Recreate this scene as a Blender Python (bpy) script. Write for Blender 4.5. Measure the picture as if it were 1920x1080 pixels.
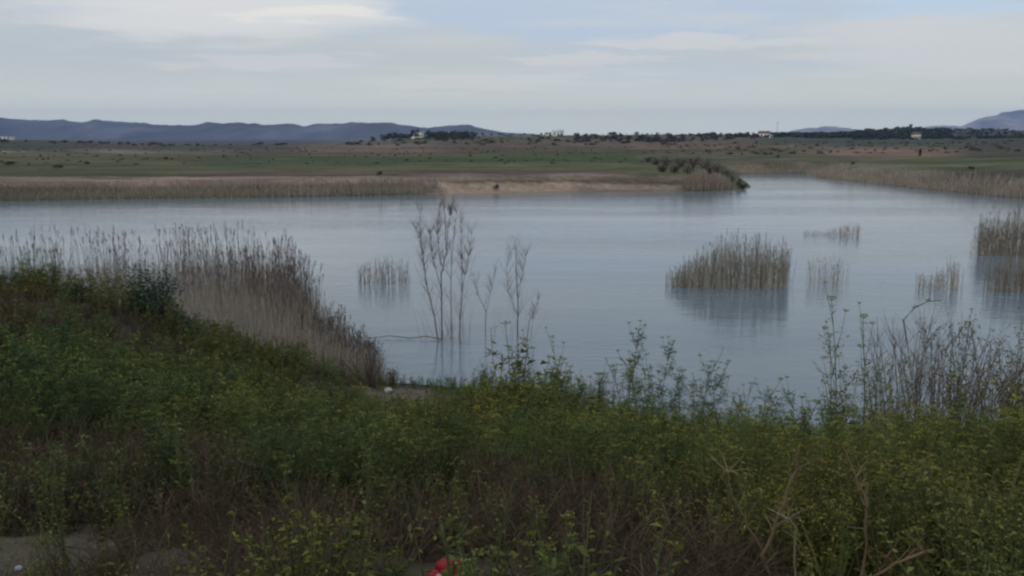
import bpy, math, random
import numpy as np
from mathutils import Vector
R = math.radians
sc = bpy.context.scene
for o in list(bpy.data.objects): bpy.data.objects.remove(o)
col = sc.collection

# ------------------------------------------------------------------ camera, sky, sun, exposure
F = 1663.0; PITCH = R(9.9); HC = 8.0
cp, sp = math.cos(PITCH), math.sin(PITCH)
cd = bpy.data.cameras.new('camera'); cam = bpy.data.objects.new('camera', cd); col.objects.link(cam)
cam.location = (0, 0, HC); cam.rotation_euler = (R(90) - PITCH, 0, 0)
cd.sensor_width = 36; cd.lens = 36 * F / 1920; cd.clip_start = 0.1; cd.clip_end = 30000
sc.camera = cam
SUN_EL, SUN_AZ = R(32), R(205)          # behind the camera, a little to the left
w = bpy.data.worlds.new("World"); sc.world = w; w.use_nodes = True
nt = w.node_tree; N = nt.nodes; L = nt.links; N.clear()
def nd(t, **k):
    n = N.new(t)
    for a, b in k.items(): setattr(n, a, b)
    return n
def mth(op, a, b=None, c=None, clamp=False):
    n = nd('ShaderNodeMath', operation=op); n.use_clamp = clamp
    for i, v in enumerate((a, b, c)):
        if v is None: continue
        if isinstance(v, (int, float)): n.inputs[i].default_value = v
        else: L.new(v, n.inputs[i])
    return n.outputs[0]
def mixc(f, a, b):
    n = nd('ShaderNodeMix', data_type='RGBA')
    for s, v in ((n.inputs[0], f), (n.inputs[6], a), (n.inputs[7], b)):
        if isinstance(v, (int, float)): s.default_value = v
        elif isinstance(v, tuple): s.default_value = (*v, 1)
        else: L.new(v, s)
    return n.outputs[2]
out = nd('ShaderNodeOutputWorld'); bg = nd('ShaderNodeBackground'); L.new(bg.outputs[0], out.inputs[0])
bg.inputs[1].default_value = 0.1
sky = nd('ShaderNodeTexSky', sky_type='NISHITA'); sky.sun_disc = False
sky.sun_elevation = SUN_EL; sky.sun_rotation = SUN_AZ; sky.air_density = 1.4; sky.dust_density = 2.5
tc = nd('ShaderNodeTexCoord'); sx = nd('ShaderNodeSeparateXYZ'); L.new(tc.outputs['Generated'], sx.inputs[0])
X, Y, Z = sx.outputs
den = mth('ADD', mth('MAXIMUM', Z, 0.0), 0.055)
cx = nd('ShaderNodeCombineXYZ'); L.new(mth('DIVIDE', X, den), cx.inputs[0]); L.new(mth('DIVIDE', Y, den), cx.inputs[1])
def noise(scale, detail=4, rough=.5, sc3=(1, 1, 1), loc=(0, 0, 0)):
    m = nd('ShaderNodeMapping'); m.inputs['Scale'].default_value = sc3; m.inputs['Location'].default_value = loc
    L.new(cx.outputs[0], m.inputs[0]); n = nd('ShaderNodeTexNoise'); n.inputs['Scale'].default_value = scale
    n.inputs['Detail'].default_value = detail; n.inputs['Roughness'].default_value = rough
    L.new(m.outputs[0], n.inputs['Vector']); return n.outputs[0]
def ramp(v, a, b):
    n = nd('ShaderNodeMapRange', interpolation_type='SMOOTHSTEP'); L.new(v, n.inputs[0])
    n.inputs[1].default_value = a; n.inputs[2].default_value = b; return n.outputs[0]
yy = mth('MAXIMUM', Y, 0.05)
A = mth('DIVIDE', X, yy); E = mth('DIVIDE', Z, yy)
dist = mth('SUBTRACT', noise(1.3, 4), 0.5)
d2 = mth('SUBTRACT', noise(4.5, 5, .6, loc=(2, 5, 1)), 0.5); E2 = mth('ADD', mth('ADD', E, mth('MULTIPLY', dist, 0.035)), mth('MULTIPLY', d2, .018)); A2 = mth('ADD', A, mth('MULTIPLY', dist, 0.35))
def patch(px, py, rx, ry, soft=.6):        # one cloud or gap in the cloud at a direction of the sky
    a0 = (px - 960) / F; e0 = (250 - py) / F
    u = mth('DIVIDE', mth('SUBTRACT', A2, a0), rx / F); v = mth('DIVIDE', mth('SUBTRACT', E2, e0), ry / F)
    d = mth('ADD', mth('MULTIPLY', u, u), mth('MULTIPLY', v, v))
    return mth('SUBTRACT', 1.0, ramp(d, soft * .3, 1.6))
veil = (6.1, 6.6, 6.7); bluegrey = (5.2, 6.2, 7.5); warm = (7.6, 7.4, 7.1); grey = (5.3, 5.9, 6.4)
c = mixc(0.84, sky.outputs[0], veil)
c = mixc(mth('MULTIPLY', ramp(noise(.33, 4, .55, loc=(3, 1, 0)), .42, .66), .55), c, bluegrey)
c = mixc(mth('MULTIPLY', patch(1130, 25, 480, 70), .85), c, bluegrey)
c = mixc(mth('MULTIPLY', patch(1750, 22, 170, 26), .6), c, (5.4, 7.0, 8.8))
c = mixc(mth('MULTIPLY', patch(180, 30, 120, 12), .5), c, (4.9, 6.4, 8.2))
c = mixc(mth('MULTIPLY', patch(90, 110, 260, 90), .5), c, grey)
c = mixc(mth('MULTIPLY', patch(430, 25, 330, 62), .85), c, (7.9, 7.85, 7.8))
c = mixc(mth('MULTIPLY', patch(580, 40, 150, 12), .7), c, (8.9, 8.7, 8.0))
c = mixc(mth('MULTIPLY', patch(1760, 95, 300, 55), .6), c, (7.3, 7.3, 7.2))
c = mixc(mth('MULTIPLY', patch(1290, 88, 220, 12), .6), c, warm)
c = mixc(mth('MULTIPLY', patch(1090, 116, 130, 12), .55), c, warm)
c = mixc(mth('MULTIPLY', patch(500, 122, 220, 14), .5), c, warm)
c = mixc(mth('MULTIPLY', patch(940, 158, 300, 14), .45), c, warm)
streak = noise(.5, 5, .6, (1.0, 1.6, 1), (7, 2, 0))
c = mixc(mth('MULTIPLY', ramp(streak, .48, .66), .45), c, (6.9, 7.0, 7.0))
c = mixc(mth('MULTIPLY', mth('SUBTRACT', 1.0, ramp(Z, .0, .085)), .75), c, (9.6, 9.7, 7.9))        # brighter, milkier air low over the horizon
L.new(c, bg.inputs[0])
sd = bpy.data.lights.new('sun', 'SUN'); sd.energy = 0.9; sd.angle = R(14); sd.color = (1, .95, .88)
so = bpy.data.objects.new('sun', sd); col.objects.link(so)
sdir = Vector((math.sin(SUN_AZ) * math.cos(SUN_EL), math.cos(SUN_AZ) * math.cos(SUN_EL), math.sin(SUN_EL)))
so.rotation_euler = sdir.to_track_quat('Z', 'Y').to_euler(); so.location = (0, 0, 60)
vs = sc.view_settings; vs.view_transform = 'Standard'; vs.look = 'None'; vs.exposure = 0; vs.gamma = 1
sc.cycles.volume_bounces = 1; sc.cycles.max_bounces = 6
sc.cycles.pixel_filter_type = 'BLACKMAN_HARRIS'; sc.cycles.filter_width = 2.4

# ------------------------------------------------------------------ geometry of the view
def ray(px, py):
    dx, dy = (px - 960) / F, (540 - py) / F
    return np.array([dx, cp + dy * sp, -sp + dy * cp])
def gp(px, py, z=0.0):                       # where the ray through a pixel meets a level
    d = ray(px, py); t = (z - HC) / d[2]; return np.array([0, 0, HC]) + d * t
def at(px, py, Y):
    d = ray(px, py); return np.array([0, 0, HC]) + d * (Y / d[1])
def hpx(X, Y): return 960 + F * X / (np.maximum(Y, .1) * cp)

# ------------------------------------------------------------------ materials
def new_mat(name):
    m = bpy.data.materials.new(name); m.use_nodes = True
    return m, m.node_tree, m.node_tree.nodes['Principled BSDF']
def mat_plain(name, rgb, rough=.8, nscale=8, namt=.3, spec=.2):
    m, t, b = new_mat(name); n = t.nodes.new('ShaderNodeTexNoise'); n.inputs['Scale'].default_value = nscale
    n.inputs['Detail'].default_value = 5
    tcn = t.nodes.new('ShaderNodeTexCoord'); t.links.new(tcn.outputs['Object'], n.inputs['Vector'])
    r = t.nodes.new('ShaderNodeMix'); r.data_type = 'RGBA'; t.links.new(n.outputs[0], r.inputs[0])
    r.inputs[6].default_value = (*[c * (1 - namt) for c in rgb], 1); r.inputs[7].default_value = (*[min(1, c * (1 + namt)) for c in rgb], 1)
    t.links.new(r.outputs[2], b.inputs['Base Color']); b.inputs['Roughness'].default_value = rough
    b.inputs['Specular IOR Level'].default_value = spec; return m
def mat_col(name, rough=.75, trans=.0, nscale=3, namt=.25, spec=.15, bump=0):
    m, t, b = new_mat(name); a = t.nodes.new('ShaderNodeAttribute'); a.attribute_name = 'Col'
    g = t.nodes.new('ShaderNodeNewGeometry')
    n = t.nodes.new('ShaderNodeTexNoise'); n.inputs['Scale'].default_value = nscale; n.inputs['Detail'].default_value = 6
    t.links.new(g.outputs['Position'], n.inputs['Vector'])
    mr = t.nodes.new('ShaderNodeMapRange'); t.links.new(n.outputs[0], mr.inputs[0])
    mr.inputs[1].default_value = .25; mr.inputs[2].default_value = .75
    mr.inputs[3].default_value = 1 - namt; mr.inputs[4].default_value = 1 + namt
    mu = t.nodes.new('ShaderNodeVectorMath'); mu.operation = 'SCALE'
    t.links.new(a.outputs['Color'], mu.inputs[0]); t.links.new(mr.outputs[0], mu.inputs['Scale'])
    t.links.new(mu.outputs[0], b.inputs['Base Color']); b.inputs['Roughness'].default_value = rough
    b.inputs['Specular IOR Level'].default_value = spec
    if bump:
        bp = t.nodes.new('ShaderNodeBump'); bp.inputs['Strength'].default_value = bump; bp.inputs['Distance'].default_value = .05
        n2 = t.nodes.new('ShaderNodeTexNoise'); n2.inputs['Scale'].default_value = 14; n2.inputs['Detail'].default_value = 8
        t.links.new(g.outputs['Position'], n2.inputs['Vector'])
        t.links.new(n2.outputs[0], bp.inputs['Height']); t.links.new(bp.outputs[0], b.inputs['Normal'])
    if trans:
        tr = t.nodes.new('ShaderNodeBsdfTranslucent'); t.links.new(mu.outputs[0], tr.inputs[0])
        mx = t.nodes.new('ShaderNodeMixShader'); mx.inputs[0].default_value = trans
        t.links.new(b.outputs[0], mx.inputs[1]); t.links.new(tr.outputs[0], mx.inputs[2])
        t.links.new(mx.outputs[0], t.nodes['Material Output'].inputs[0])
    return m
M_ground = mat_col('ground_soil', .9, 0, 1.3, .3, .1, .6)
M_leaf = mat_col('leaf', .6, .3, 2, .2)
M_dry = mat_col('dry_stem', .8, .1, 4, .2)
M_hill = mat_col('far_hillside', .95, 0, .004, .35, .05)
M_bark = mat_col('bark', .85, 0, 12, .3)
M_water, t, b = new_mat('lake_water')
b.inputs['Base Color'].default_value = (.105, .145, .185, 1); b.inputs['Roughness'].default_value = .09; b.inputs['IOR'].default_value = 1.333
g = t.nodes.new('ShaderNodeNewGeometry')
def wn(scale, sc3, detail=3):
    m = t.nodes.new('ShaderNodeMapping'); m.inputs['Scale'].default_value = sc3; m.inputs['Rotation'].default_value = (0, 0, .25)
    t.links.new(g.outputs['Position'], m.inputs[0]); n = t.nodes.new('ShaderNodeTexNoise'); n.inputs['Scale'].default_value = scale
    n.inputs['Detail'].default_value = detail; t.links.new(m.outputs[0], n.inputs['Vector']); return n.outputs[0]
wp = t.nodes.new('ShaderNodeMapRange'); wp.inputs[1].default_value = .38; wp.inputs[2].default_value = .6; wp.inputs[3].default_value = .25; wp.inputs[4].default_value = .95
t.links.new(wn(.055, (.35, 1.6, 1), 5), wp.inputs[0])
b1 = t.nodes.new('ShaderNodeBump'); t.links.new(wp.outputs[0], b1.inputs['Strength']); b1.inputs['Distance'].default_value = .035
t.links.new(wn(1.6, (.55, 1.5, 1), 5), b1.inputs['Height'])
b2 = t.nodes.new('ShaderNodeBump'); b2.inputs['Strength'].default_value = .35; b2.inputs['Distance'].default_value = .11
t.links.new(wn(.28, (.5, 1.6, 1), 4), b2.inputs['Height']); t.links.new(b2.outputs[0], b1.inputs['Normal'])
t.links.new(b1.outputs[0], b.inputs['Normal'])
mm = t.nodes.new('ShaderNodeMix'); mm.data_type = 'RGBA'          # calmer and more turbid bands of water
rr = t.nodes.new('ShaderNodeMapRange'); rr.inputs[1].default_value = .4; rr.inputs[2].default_value = .62
t.links.new(wn(.03, (.5, 2.2, 1), 4), rr.inputs[0]); t.links.new(rr.outputs[0], mm.inputs[0])
mm.inputs[6].default_value = (.105, .155, .215, 1); mm.inputs[7].default_value = (.14, .18, .215, 1)
t.links.new(mm.outputs[2], b.inputs['Base Color'])

# ------------------------------------------------------------------ mesh helpers
def tag(o, label=None, cat=None, group=None, kind=None):
    if label: o['label'] = label
    if cat: o['category'] = cat
    if group: o['group'] = group
    if kind: o['kind'] = kind
    return o
def mesh_np(name, V, Fc, C=None, smooth=False):
    V = np.asarray(V, np.float32); Fc = np.asarray(Fc, np.int32); k = Fc.shape[1]
    me = bpy.data.meshes.new(name); me.vertices.add(len(V)); me.vertices.foreach_set('co', V.ravel())
    me.loops.add(Fc.size); me.loops.foreach_set('vertex_index', Fc.ravel())
    me.polygons.add(len(Fc)); me.polygons.foreach_set('loop_start', np.arange(0, Fc.size, k, dtype=np.int32))
    if smooth: me.polygons.foreach_set('use_smooth', np.ones(len(Fc), bool))
    me.update(calc_edges=True)
    if C is not None:
        a = me.color_attributes.new('Col', 'FLOAT_COLOR', 'POINT')
        a.data.foreach_set('color', np.c_[np.asarray(C, np.float32), np.ones(len(V), np.float32)].ravel())
    return me
def link(name, me, mat, parent=None, loc=None):
    o = bpy.data.objects.new(name, me); col.objects.link(o)
    if mat and not me.materials: me.materials.append(mat)
    if parent: o.parent = parent
    if loc is not None: o.location = loc
    return o
def empty(name, loc=(0, 0, 0), rz=0, s=1):
    o = bpy.data.objects.new(name, None); col.objects.link(o); o.location = loc; o.rotation_euler = (0, 0, rz); o.scale = (s, s, s)
    o.empty_display_size = .2; return o
def dup(root, loc, rz=0, s=1):
    r = root.copy(); col.objects.link(r); r.location = loc; r.rotation_euler = (0, 0, rz)
    r.scale = s if isinstance(s, tuple) else (s, s, s)
    for ch in list(root.children):
        c_ = ch.copy(); col.objects.link(c_); c_.parent = r
        for g_ in list(ch.children):
            d_ = g_.copy(); col.objects.link(d_); d_.parent = c_
    return r
class Geo:                                    # triangles with a colour per vertex
    def __init__(s): s.v = []; s.f = []; s.c = []
    def add(s, vs_, fs, c_):
        n = len(s.v); s.v += [tuple(q) for q in vs_]; s.f += [tuple(i + n for i in q) for q in fs]
        s.c += ([tuple(c_)] * len(vs_)) if not isinstance(c_, list) else c_
    def tube(s, pts, r0, r1, c_, n=3, c1=None):
        pts = [np.array(p, float) for p in pts]; k = len(pts); rings = []; cs = []
        for i, p in enumerate(pts):
            d = pts[min(i + 1, k - 1)] - pts[max(i - 1, 0)]; d = d / (np.linalg.norm(d) + 1e-9)
            a = np.cross(d, (0.31, .2, .93) if abs(d[2]) < .9 else (1, 0, 0)); a /= np.linalg.norm(a) + 1e-9; b_ = np.cross(d, a)
            r = r0 + (r1 - r0) * i / max(1, k - 1)
            for j in range(n):
                t_ = 2 * math.pi * j / n; rings.append(p + r * (a * math.cos(t_) + b_ * math.sin(t_)))
                u = i / max(1, k - 1); cs.append(tuple(np.array(c_) * (1 - u) + np.array(c1 if c1 is not None else c_) * u))
        fs = []
        for i in range(k - 1):
            for j in range(n):
                a0, a1 = i * n + j, i * n + (j + 1) % n
                fs += [(a0, a1, a1 + n), (a0, a1 + n, a0 + n)]
        s.add(rings, fs, cs)
    def leaf(s, p, d, l, wd, c_, droop=.2):
        p = np.array(p, float); d = np.array(d, float); d /= np.linalg.norm(d) + 1e-9
        sd_ = np.cross(d, (0, 0, 1)); sd_ = sd_ / (np.linalg.norm(sd_) + 1e-6)
        th = random.uniform(-.9, .9); up = np.cross(sd_, d); sd_ = sd_ * math.cos(th) + up * math.sin(th)
        mid = p + d * l * .5; tip = p + d * l - np.array([0, 0, droop * l])
        s.add([p, mid + sd_ * wd / 2, tip, mid - sd_ * wd / 2], [(0, 1, 2), (0, 2, 3)], c_)
    def arr(s): return np.array(s.v, np.float32), np.array(s.f, np.int32), np.array(s.c, np.float32)
    def mesh(s, name, smooth=False): return mesh_np(name, *s.arr(), smooth=smooth)
def merge(tmpl, P, rz, S, tint, lean=None, rng=None):     # many copies of templates as one mesh
    which = rng.integers(0, len(tmpl), len(P)); Vs, Fs, Cs = [], [], []; off = 0
    for ti, (v, f, c_) in enumerate(tmpl):
        k = np.where(which == ti)[0]
        if not len(k): continue
        cr, sr = np.cos(rz[k])[:, None], np.sin(rz[k])[:, None]
        s_ = S[k][:, None] if S.ndim == 1 else S[k][:, None, 0]
        sz = S[k][:, None] if S.ndim == 1 else S[k][:, None, 1]
        x = (v[None, :, 0] * cr - v[None, :, 1] * sr) * s_; y = (v[None, :, 0] * sr + v[None, :, 1] * cr) * s_; z = v[None, :, 2] * sz
        if lean is not None: x = x + z * lean[k][:, None, 0]; y = y + z * lean[k][:, None, 1]
        o = np.stack([x + P[k][:, None, 0], y + P[k][:, None, 1], z + P[k][:, None, 2]], -1)
        Vs.append(o.reshape(-1, 3)); n = len(v)
        Fs.append((f[None] + (off + np.arange(len(k)) * n)[:, None, None]).reshape(-1, 3))
        Cs.append((c_[None] * tint[k][:, None, :]).reshape(-1, 3)); off += len(k) * n
    if not Vs: return np.zeros((0, 3)), np.zeros((0, 3), np.int32), np.zeros((0, 3))
    return np.concatenate(Vs), np.concatenate(Fs), np.concatenate(Cs)

# ------------------------------------------------------------------ ground: near bank, lake bed, far fields, one sheet
CT = [(0,0,6.4),(0,3,6.2),(-3,3,6.25),(3,3,6.1),(0,-10,6.8),(-15,-10,6.8),(15,-10,6.6),(-40,-10,7),(40,-10,6),
 (0,6,5.35),(0,10,3.9),(0,15,2.5),(0,20,1.15),(0,24,.4),(0,26.5,.05),(0,32,-1.2),(-3.7,27.6,.1),(-3,22,1.1),(-4,17,2.4),(-4,12,3.8),(-3,7,5.3),
 (-6,8,5.5),(-9.1,16,5.05),(-7.7,17,4.55),(-6.3,19,3.2),(-5.3,22,1.9),(-4.5,25,.7),(-13,24,2.0),(-9,25,1.2),(-7,27,.15),(-10,30,0),(-15,33,0),(-25,36,0),(-40,40,0),(-80,45,0),
 (-20,15,5),(-20,25,2.5),(-40,20,5),(-40,30,2.5),(-10,38,-1.2),(-20,48,-1.4),(-40,55,-1.5),(0,45,-1.5),(20,45,-1.5),(40,45,-1.5),(10,30,-1.2),(-80,60,-1.5),(80,50,-1.5),
 (3,25,.02),(6,23,.02),(10,21.2,.02),(14,20.3,.02),(20,21,.02),(40,24,0),(80,30,0),(5,10,3.8),(5,15,2.2),(5,20,.6),(4,5,5.6),(8,12,3),(10,16,1.3),(12,8,4.3),(15,14,1.9),(25,10,3.5),(40,12,3),
 (80,-10,6),(-80,-10,7),(-80,20,5),(80,10,4)]
CT = np.array(CT, float)
def tpsU(r2): return np.where(r2 > 0, .5 * r2 * np.log(r2 + 1e-12), 0)
n_ = len(CT); K = tpsU(((CT[:, None, :2] - CT[None, :, :2]) ** 2).sum(-1)) + np.eye(n_) * 2.0
Pm = np.c_[np.ones(n_), CT[:, :2]]; Am = np.block([[K, Pm], [Pm.T, np.zeros((3, 3))]])
Wt = np.linalg.solve(Am, np.r_[CT[:, 2], 0, 0, 0])
def vnoise(x, y, seed=0):
    xi = np.floor(x).astype(np.int64); yi = np.floor(y).astype(np.int64); fx = x - xi; fy = y - yi
    def h(a, b):
        n = (a * 374761393 + b * 668265263 + seed * 974634777) & 0xffffffff
        n = ((n ^ (n >> 13)) * 1274126177) & 0xffffffff
        return ((n ^ (n >> 16)) & 0xffff) / 65535.0
    ux = fx * fx * (3 - 2 * fx); uy = fy * fy * (3 - 2 * fy)
    return (h(xi, yi) * (1 - ux) + h(xi + 1, yi) * ux) * (1 - uy) + (h(xi, yi + 1) * (1 - ux) + h(xi + 1, yi + 1) * ux) * uy
def fbm(x, y, seed=0, o=4):
    s_ = 0; a = .5; t_ = 0
    for i in range(o): s_ = s_ + a * vnoise(x * 2 ** i, y * 2 ** i, seed + i); t_ += a; a *= .5
    return s_ / t_
def near_h(X, Y):
    X = np.asarray(X, float); Y = np.asarray(Y, float); sh = X.shape; x = np.clip(X.ravel(), -80, 80); y = np.clip(Y.ravel(), -10, 60)
    o = np.empty(len(x))
    for i in range(0, len(x), 20000):
        q = np.c_[x[i:i+20000], y[i:i+20000]]
        o[i:i+20000] = tpsU(((q[:, None] - CT[None, :, :2]) ** 2).sum(-1)) @ Wt[:n_] + Wt[n_] + q @ Wt[n_+1:]
    o = np.clip(o, -1.6, 7.5).reshape(sh)
    return o + (fbm(X * .9, Y * .9, 5) - .5) * .25 * np.clip(o + .3, 0, 1) + (fbm(X * 5, Y * 5, 9) - .5) * .06 * np.clip(o, 0, 1)
SH = [(-900,392),(-300,381),(0,377),(250,373),(500,370),(700,366.5),(840,364),(1000,361),(1250,358),(1330,358),(1385,356),(1408,352),(1402,344),(1388,334),(1384,327),
      (1440,325.5),(1512,325.5),(1530,332),(1640,344),(1750,357),(1860,368),(1925,373),(2100,384),(2600,410)]
SHW = np.array([gp(a, b)[:2] for a, b in SH])
def seg_dist(X, Y):
    d = np.full(X.shape, 1e9)
    for (x0, y0), (x1, y1) in zip(SHW[:-1], SHW[1:]):
        dx, dy = x1 - x0, y1 - y0; t_ = np.clip(((X - x0) * dx + (Y - y0) * dy) / (dx * dx + dy * dy), 0, 1)
        d = np.minimum(d, np.hypot(X - x0 - t_ * dx, Y - y0 - t_ * dy))
    return d
POLY = np.vstack([SHW, [(400, 5), (-400, 5)]])
def in_lake(X, Y):
    c_ = np.zeros(X.shape, bool); j = len(POLY) - 1
    for i in range(len(POLY)):
        xi, yi = POLY[i]; xj, yj = POLY[j]
        c_ ^= ((yi > Y) != (yj > Y)) & (X < (xj - xi) * (Y - yi) / (yj - yi + 1e-12) + xi); j = i
    return c_
def zy(py, D): return HC - (py - 250) / F * D
TX = [-600, 0, 400, 600, 690, 760, 800, 900, 1050, 1250, 1400, 1460, 1550, 1640, 1700, 1800, 1920, 2500]
TD = [90, 130, 200, 300, 450, 650, 1100, 1800, 4000]
TZ = {-600:(1.6,2,2,2.4,2.6,1.0,0,-12,-20), 0:(1.6,2,2,2.4,3.4,zy(262,650),-4,-12,-20), 400:(1.6,2,2,2,1.6,zy(273,650),-10,-14,-20),
 600:(1.6,2,2,2,2.4,zy(275,650),-10,-14,-20), 690:(1.6,2,2,2,3.2,zy(266,650),-10,-14,-20), 760:(1.6,2,2,2,3.6,zy(260,650),-10,-14,-20),
 800:(1.6,2,2,2,3.7,zy(256,650),-10,-14,-20), 900:(1.6,2,2,2.2,3.8,zy(255,650),-8,-14,-20), 1050:(1.6,2,2,2.4,4,zy(254,650),-6,-14,-20),
 1250:(1.6,2,2,2.6,4.4,zy(253,650),-6,-14,-20), 1400:(1.6,2,2,2.6,4.4,zy(254,650),2,-14,-20), 1460:(1.6,2,2,2.6,4.2,zy(258,650),zy(250,1100),-14,-20),
 1550:(1.4,1.8,2.2,2.8,4,zy(268,650)+2.6,zy(248,1100),-14,-20), 1640:(1.4,1.8,2.2,2.8,4,zy(268,650)+2.6,zy(243.5,1100),-10,-20), 1700:(1.4,1.8,2.4,2.8,4,zy(266,650)+2,zy(240,1100),-10,-20),
 1800:(1.4,2,2.6,3,4,zy(266,650)+2,zy(243,1100),-10,-20), 1920:(1.4,2.4,3.0,3.6,5,zy(262,650)+1,zy(245,1100),-10,-20), 2500:(1.4,2.4,3,3.6,5,4,8,-10,-20)}
MID = {600: .8, 690: zy(271, 560), 760: zy(268, 560), 800: zy(265, 560), 900: zy(264, 560), 1050: zy(265, 560), 1250: zy(266, 560)}
TZ = {k: v[:5] + (MID.get(k, (v[4] + v[5]) / 2),) + v[5:] for k, v in TZ.items()}
TD = [90, 130, 200, 300, 450, 560, 650, 1100, 1800, 4000]
for k in (690, 760, 800, 900, 1050, 1250): TZ[k] = TZ[k][:4] + (zy(274, 450),) + TZ[k][5:]
TZA = np.array([TZ[k] for k in TX])
def far_h(X, Y):
    p = np.clip(hpx(X, Y), TX[0], TX[-1]); d = np.clip(Y, TD[0], TD[-1])
    i = np.clip(np.searchsorted(TX, p) - 1, 0, len(TX) - 2); j = np.clip(np.searchsorted(TD, d) - 1, 0, len(TD) - 2)
    TXa, TDa = np.array(TX, float), np.array(TD, float)
    u = (p - TXa[i]) / (TXa[i + 1] - TXa[i]); v = (d - TDa[j]) / (TDa[j + 1] - TDa[j]); v = v * v * (3 - 2 * v); u = u * u * (3 - 2 * u)
    z = (TZA[i, j] * (1 - u) + TZA[i + 1, j] * u) * (1 - v) + (TZA[i, j + 1] * (1 - u) + TZA[i + 1, j + 1] * u) * v
    return z + (fbm(X * .03, Y * .03, 21) - .5) * .9 * np.clip((d - 120) / 150, 0, 1) + (fbm(X * .3, Y * .3, 31) - .5) * .25
def height(X, Y):
    X = np.asarray(X, float); Y = np.asarray(Y, float)
    h = near_h(X, Y); far = Y > 58
    lake = in_lake(X, Y); sdn = seg_dist(X, Y)
    fh = far_h(X, Y); t_ = np.clip(sdn / 7.0, 0, 1); bankh = fh * (t_ * t_ * (3 - 2 * t_))
    z = np.where(lake, -np.minimum(sdn * .15 + .02, 1.6), bankh + .05)
    wgt = np.clip((Y - 50) / 8, 0, 1)
    return h * (1 - wgt) + z * wgt
az = np.concatenate([np.linspace(-180, -45, 70, endpoint=False), np.linspace(-45, 45, 640, endpoint=False), np.linspace(45, 180, 70)])
rad = np.concatenate([[0.05, .5, 1, 1.5], np.geomspace(2, 90, 210), np.geomspace(91, 320, 240), np.geomspace(323, 9500, 120)])
Ag, Rg = np.meshgrid(np.radians(az), rad); GX = Rg * np.sin(Ag); GY = Rg * np.cos(Ag)
behind = (GY < 60)
GZ = height(GX, GY)
lim = np.where((GY < 58) & (np.hypot(GX, GY) > 120), np.clip(GZ, 1.5, 8), GZ); GZ = np.where((Rg > 150) & (GY < 58), 4.0 * 0 + lim, GZ)
# earth, grass and crop colours of the ground by place
PX = hpx(GX, GY); PY = 250 + (HC - GZ) / np.maximum(GY, 1) * F
def lerp(a, b, t_): return a * (1 - t_[..., None]) + b * t_[..., None]
soil = np.array([.075, .062, .05]); C = np.broadcast_to(soil, GX.shape + (3,)).copy()
nz = fbm(GX * .5, GY * .5, 41); C = lerp(C, np.array([.045, .05, .025]), np.clip((nz - .42) * 6, 0, 1) * .7)
def near_patch(cx_, cy_, rx_, ry_, c_, amt=1):
    global C
    d = np.hypot((GX - cx_) / rx_, (GY - cy_) / ry_) + (fbm(GX * 1.7, GY * 1.7, 51) - .5) * .7
    C = lerp(C, np.array(c_), np.clip((1.15 - d) * 4, 0, 1) * amt)
near_patch(-2.15, 3.75, 1.0, .9, (.088, .073, .058)); near_patch(-2.3, 4.15, .6, .12, (.13, .115, .095), .7)
near_patch(-3.2, 23.3, 1.6, 3.0, (.13, .11, .085))
farm = GY > 60
FC = np.broadcast_to(np.array([.10, .095, .06]), C.shape).copy()
n1 = fbm(GX * .02, GY * .05, 61, 5); n2 = fbm(GX * .15, GY * .3, 71); n3 = fbm(GX * .008, GY * .04, 81, 3)
def band(y0, y1, x0, x1, c_, amt=1., soft=3., xs=60.):
    global FC
    yj = PY + (n1 - .5) * 17 + (n2 - .5) * 7
    m = np.clip((yj - y0) / soft + .5, 0, 1) * np.clip((y1 - yj) / soft + .5, 0, 1) * np.clip((PX + (n2 - .5) * 90 - x0) / xs + .5, 0, 1) * np.clip((x1 - PX + (n2 - .5) * 90) / xs + .5, 0, 1)
    FC = lerp(FC, np.array(c_), m * amt)
G1 = (.050, .070, .028); G2 = (.082, .085, .036); BR = (.085, .062, .048); PK = (.155, .11, .092); SA = (.30, .225, .18); PL = (.26, .24, .2)
band(255, 290, -900, 600, (.07, .06, .055)); band(262, 274, -900, 120, (.06, .06, .05)); band(286, 292, -900, 250, PL, .6, 3)
band(276, 284, 80, 560, (.08, .075, .07), .7); band(290, 330, -900, 650, G2); band(296, 322, -900, 260, (.06, .075, .03), .6)
band(322, 330, -200, 380, G1, .7); band(282, 287, 180, 420, PL, .4, 3)
band(270, 290, 560, 980, PK, .85); band(262, 288, 820, 1300, BR); band(288, 316, 380, 1300, G1); band(303, 322, 500, 1300, G2, .8)
band(318, 330, 350, 1160, BR, .9); band(329, 346, -900, 1150, (.235, .17, .145), .95, 4); band(328, 350, 1000, 1280, PK, .7)
band(342, 370, 820, 1290, SA, .95); band(339, 344, 850, 1290, G1, .8); band(326, 332, 1080, 1210, SA, .6)
band(254, 276, 1060, 1460, (.105, .08, .065)); band(272, 277, 1180, 1500, (.2, .12, .08), .6); band(277, 300, 1260, 1560, (.085, .078, .045)); band(285, 300, 1200, 1400, (.1, .085, .06), .6)
band(240, 270, 1430, 1960, (.045, .062, .045)); band(272, 277, 1500, 1700, PL, .7, 3); band(278, 292, 1520, 1960, (.19, .115, .095), .9, 3, 90)
band(292, 303, 1420, 2600, (.10, .10, .06)); band(298, 312, 1700, 2600, (.09, .10, .04), .9); band(306, 322, 1380, 1540, SA, .75)
band(316, 334, 1760, 2600, (.06, .055, .04), .9); band(312, 372, 1500, 1760, (.17, .155, .125), .7); band(340, 380, 1500, 2700, (.16, .145, .125), .8); band(240, 277, 1500, 2700, (.045, .055, .045), .75); band(245, 298, 1800, 2700, (.05, .048, .042), .9)
n4 = fbm(GX * .045, GY * .12, 141, 5); n6 = fbm(GX * .013, GY * .06, 151, 5)
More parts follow.
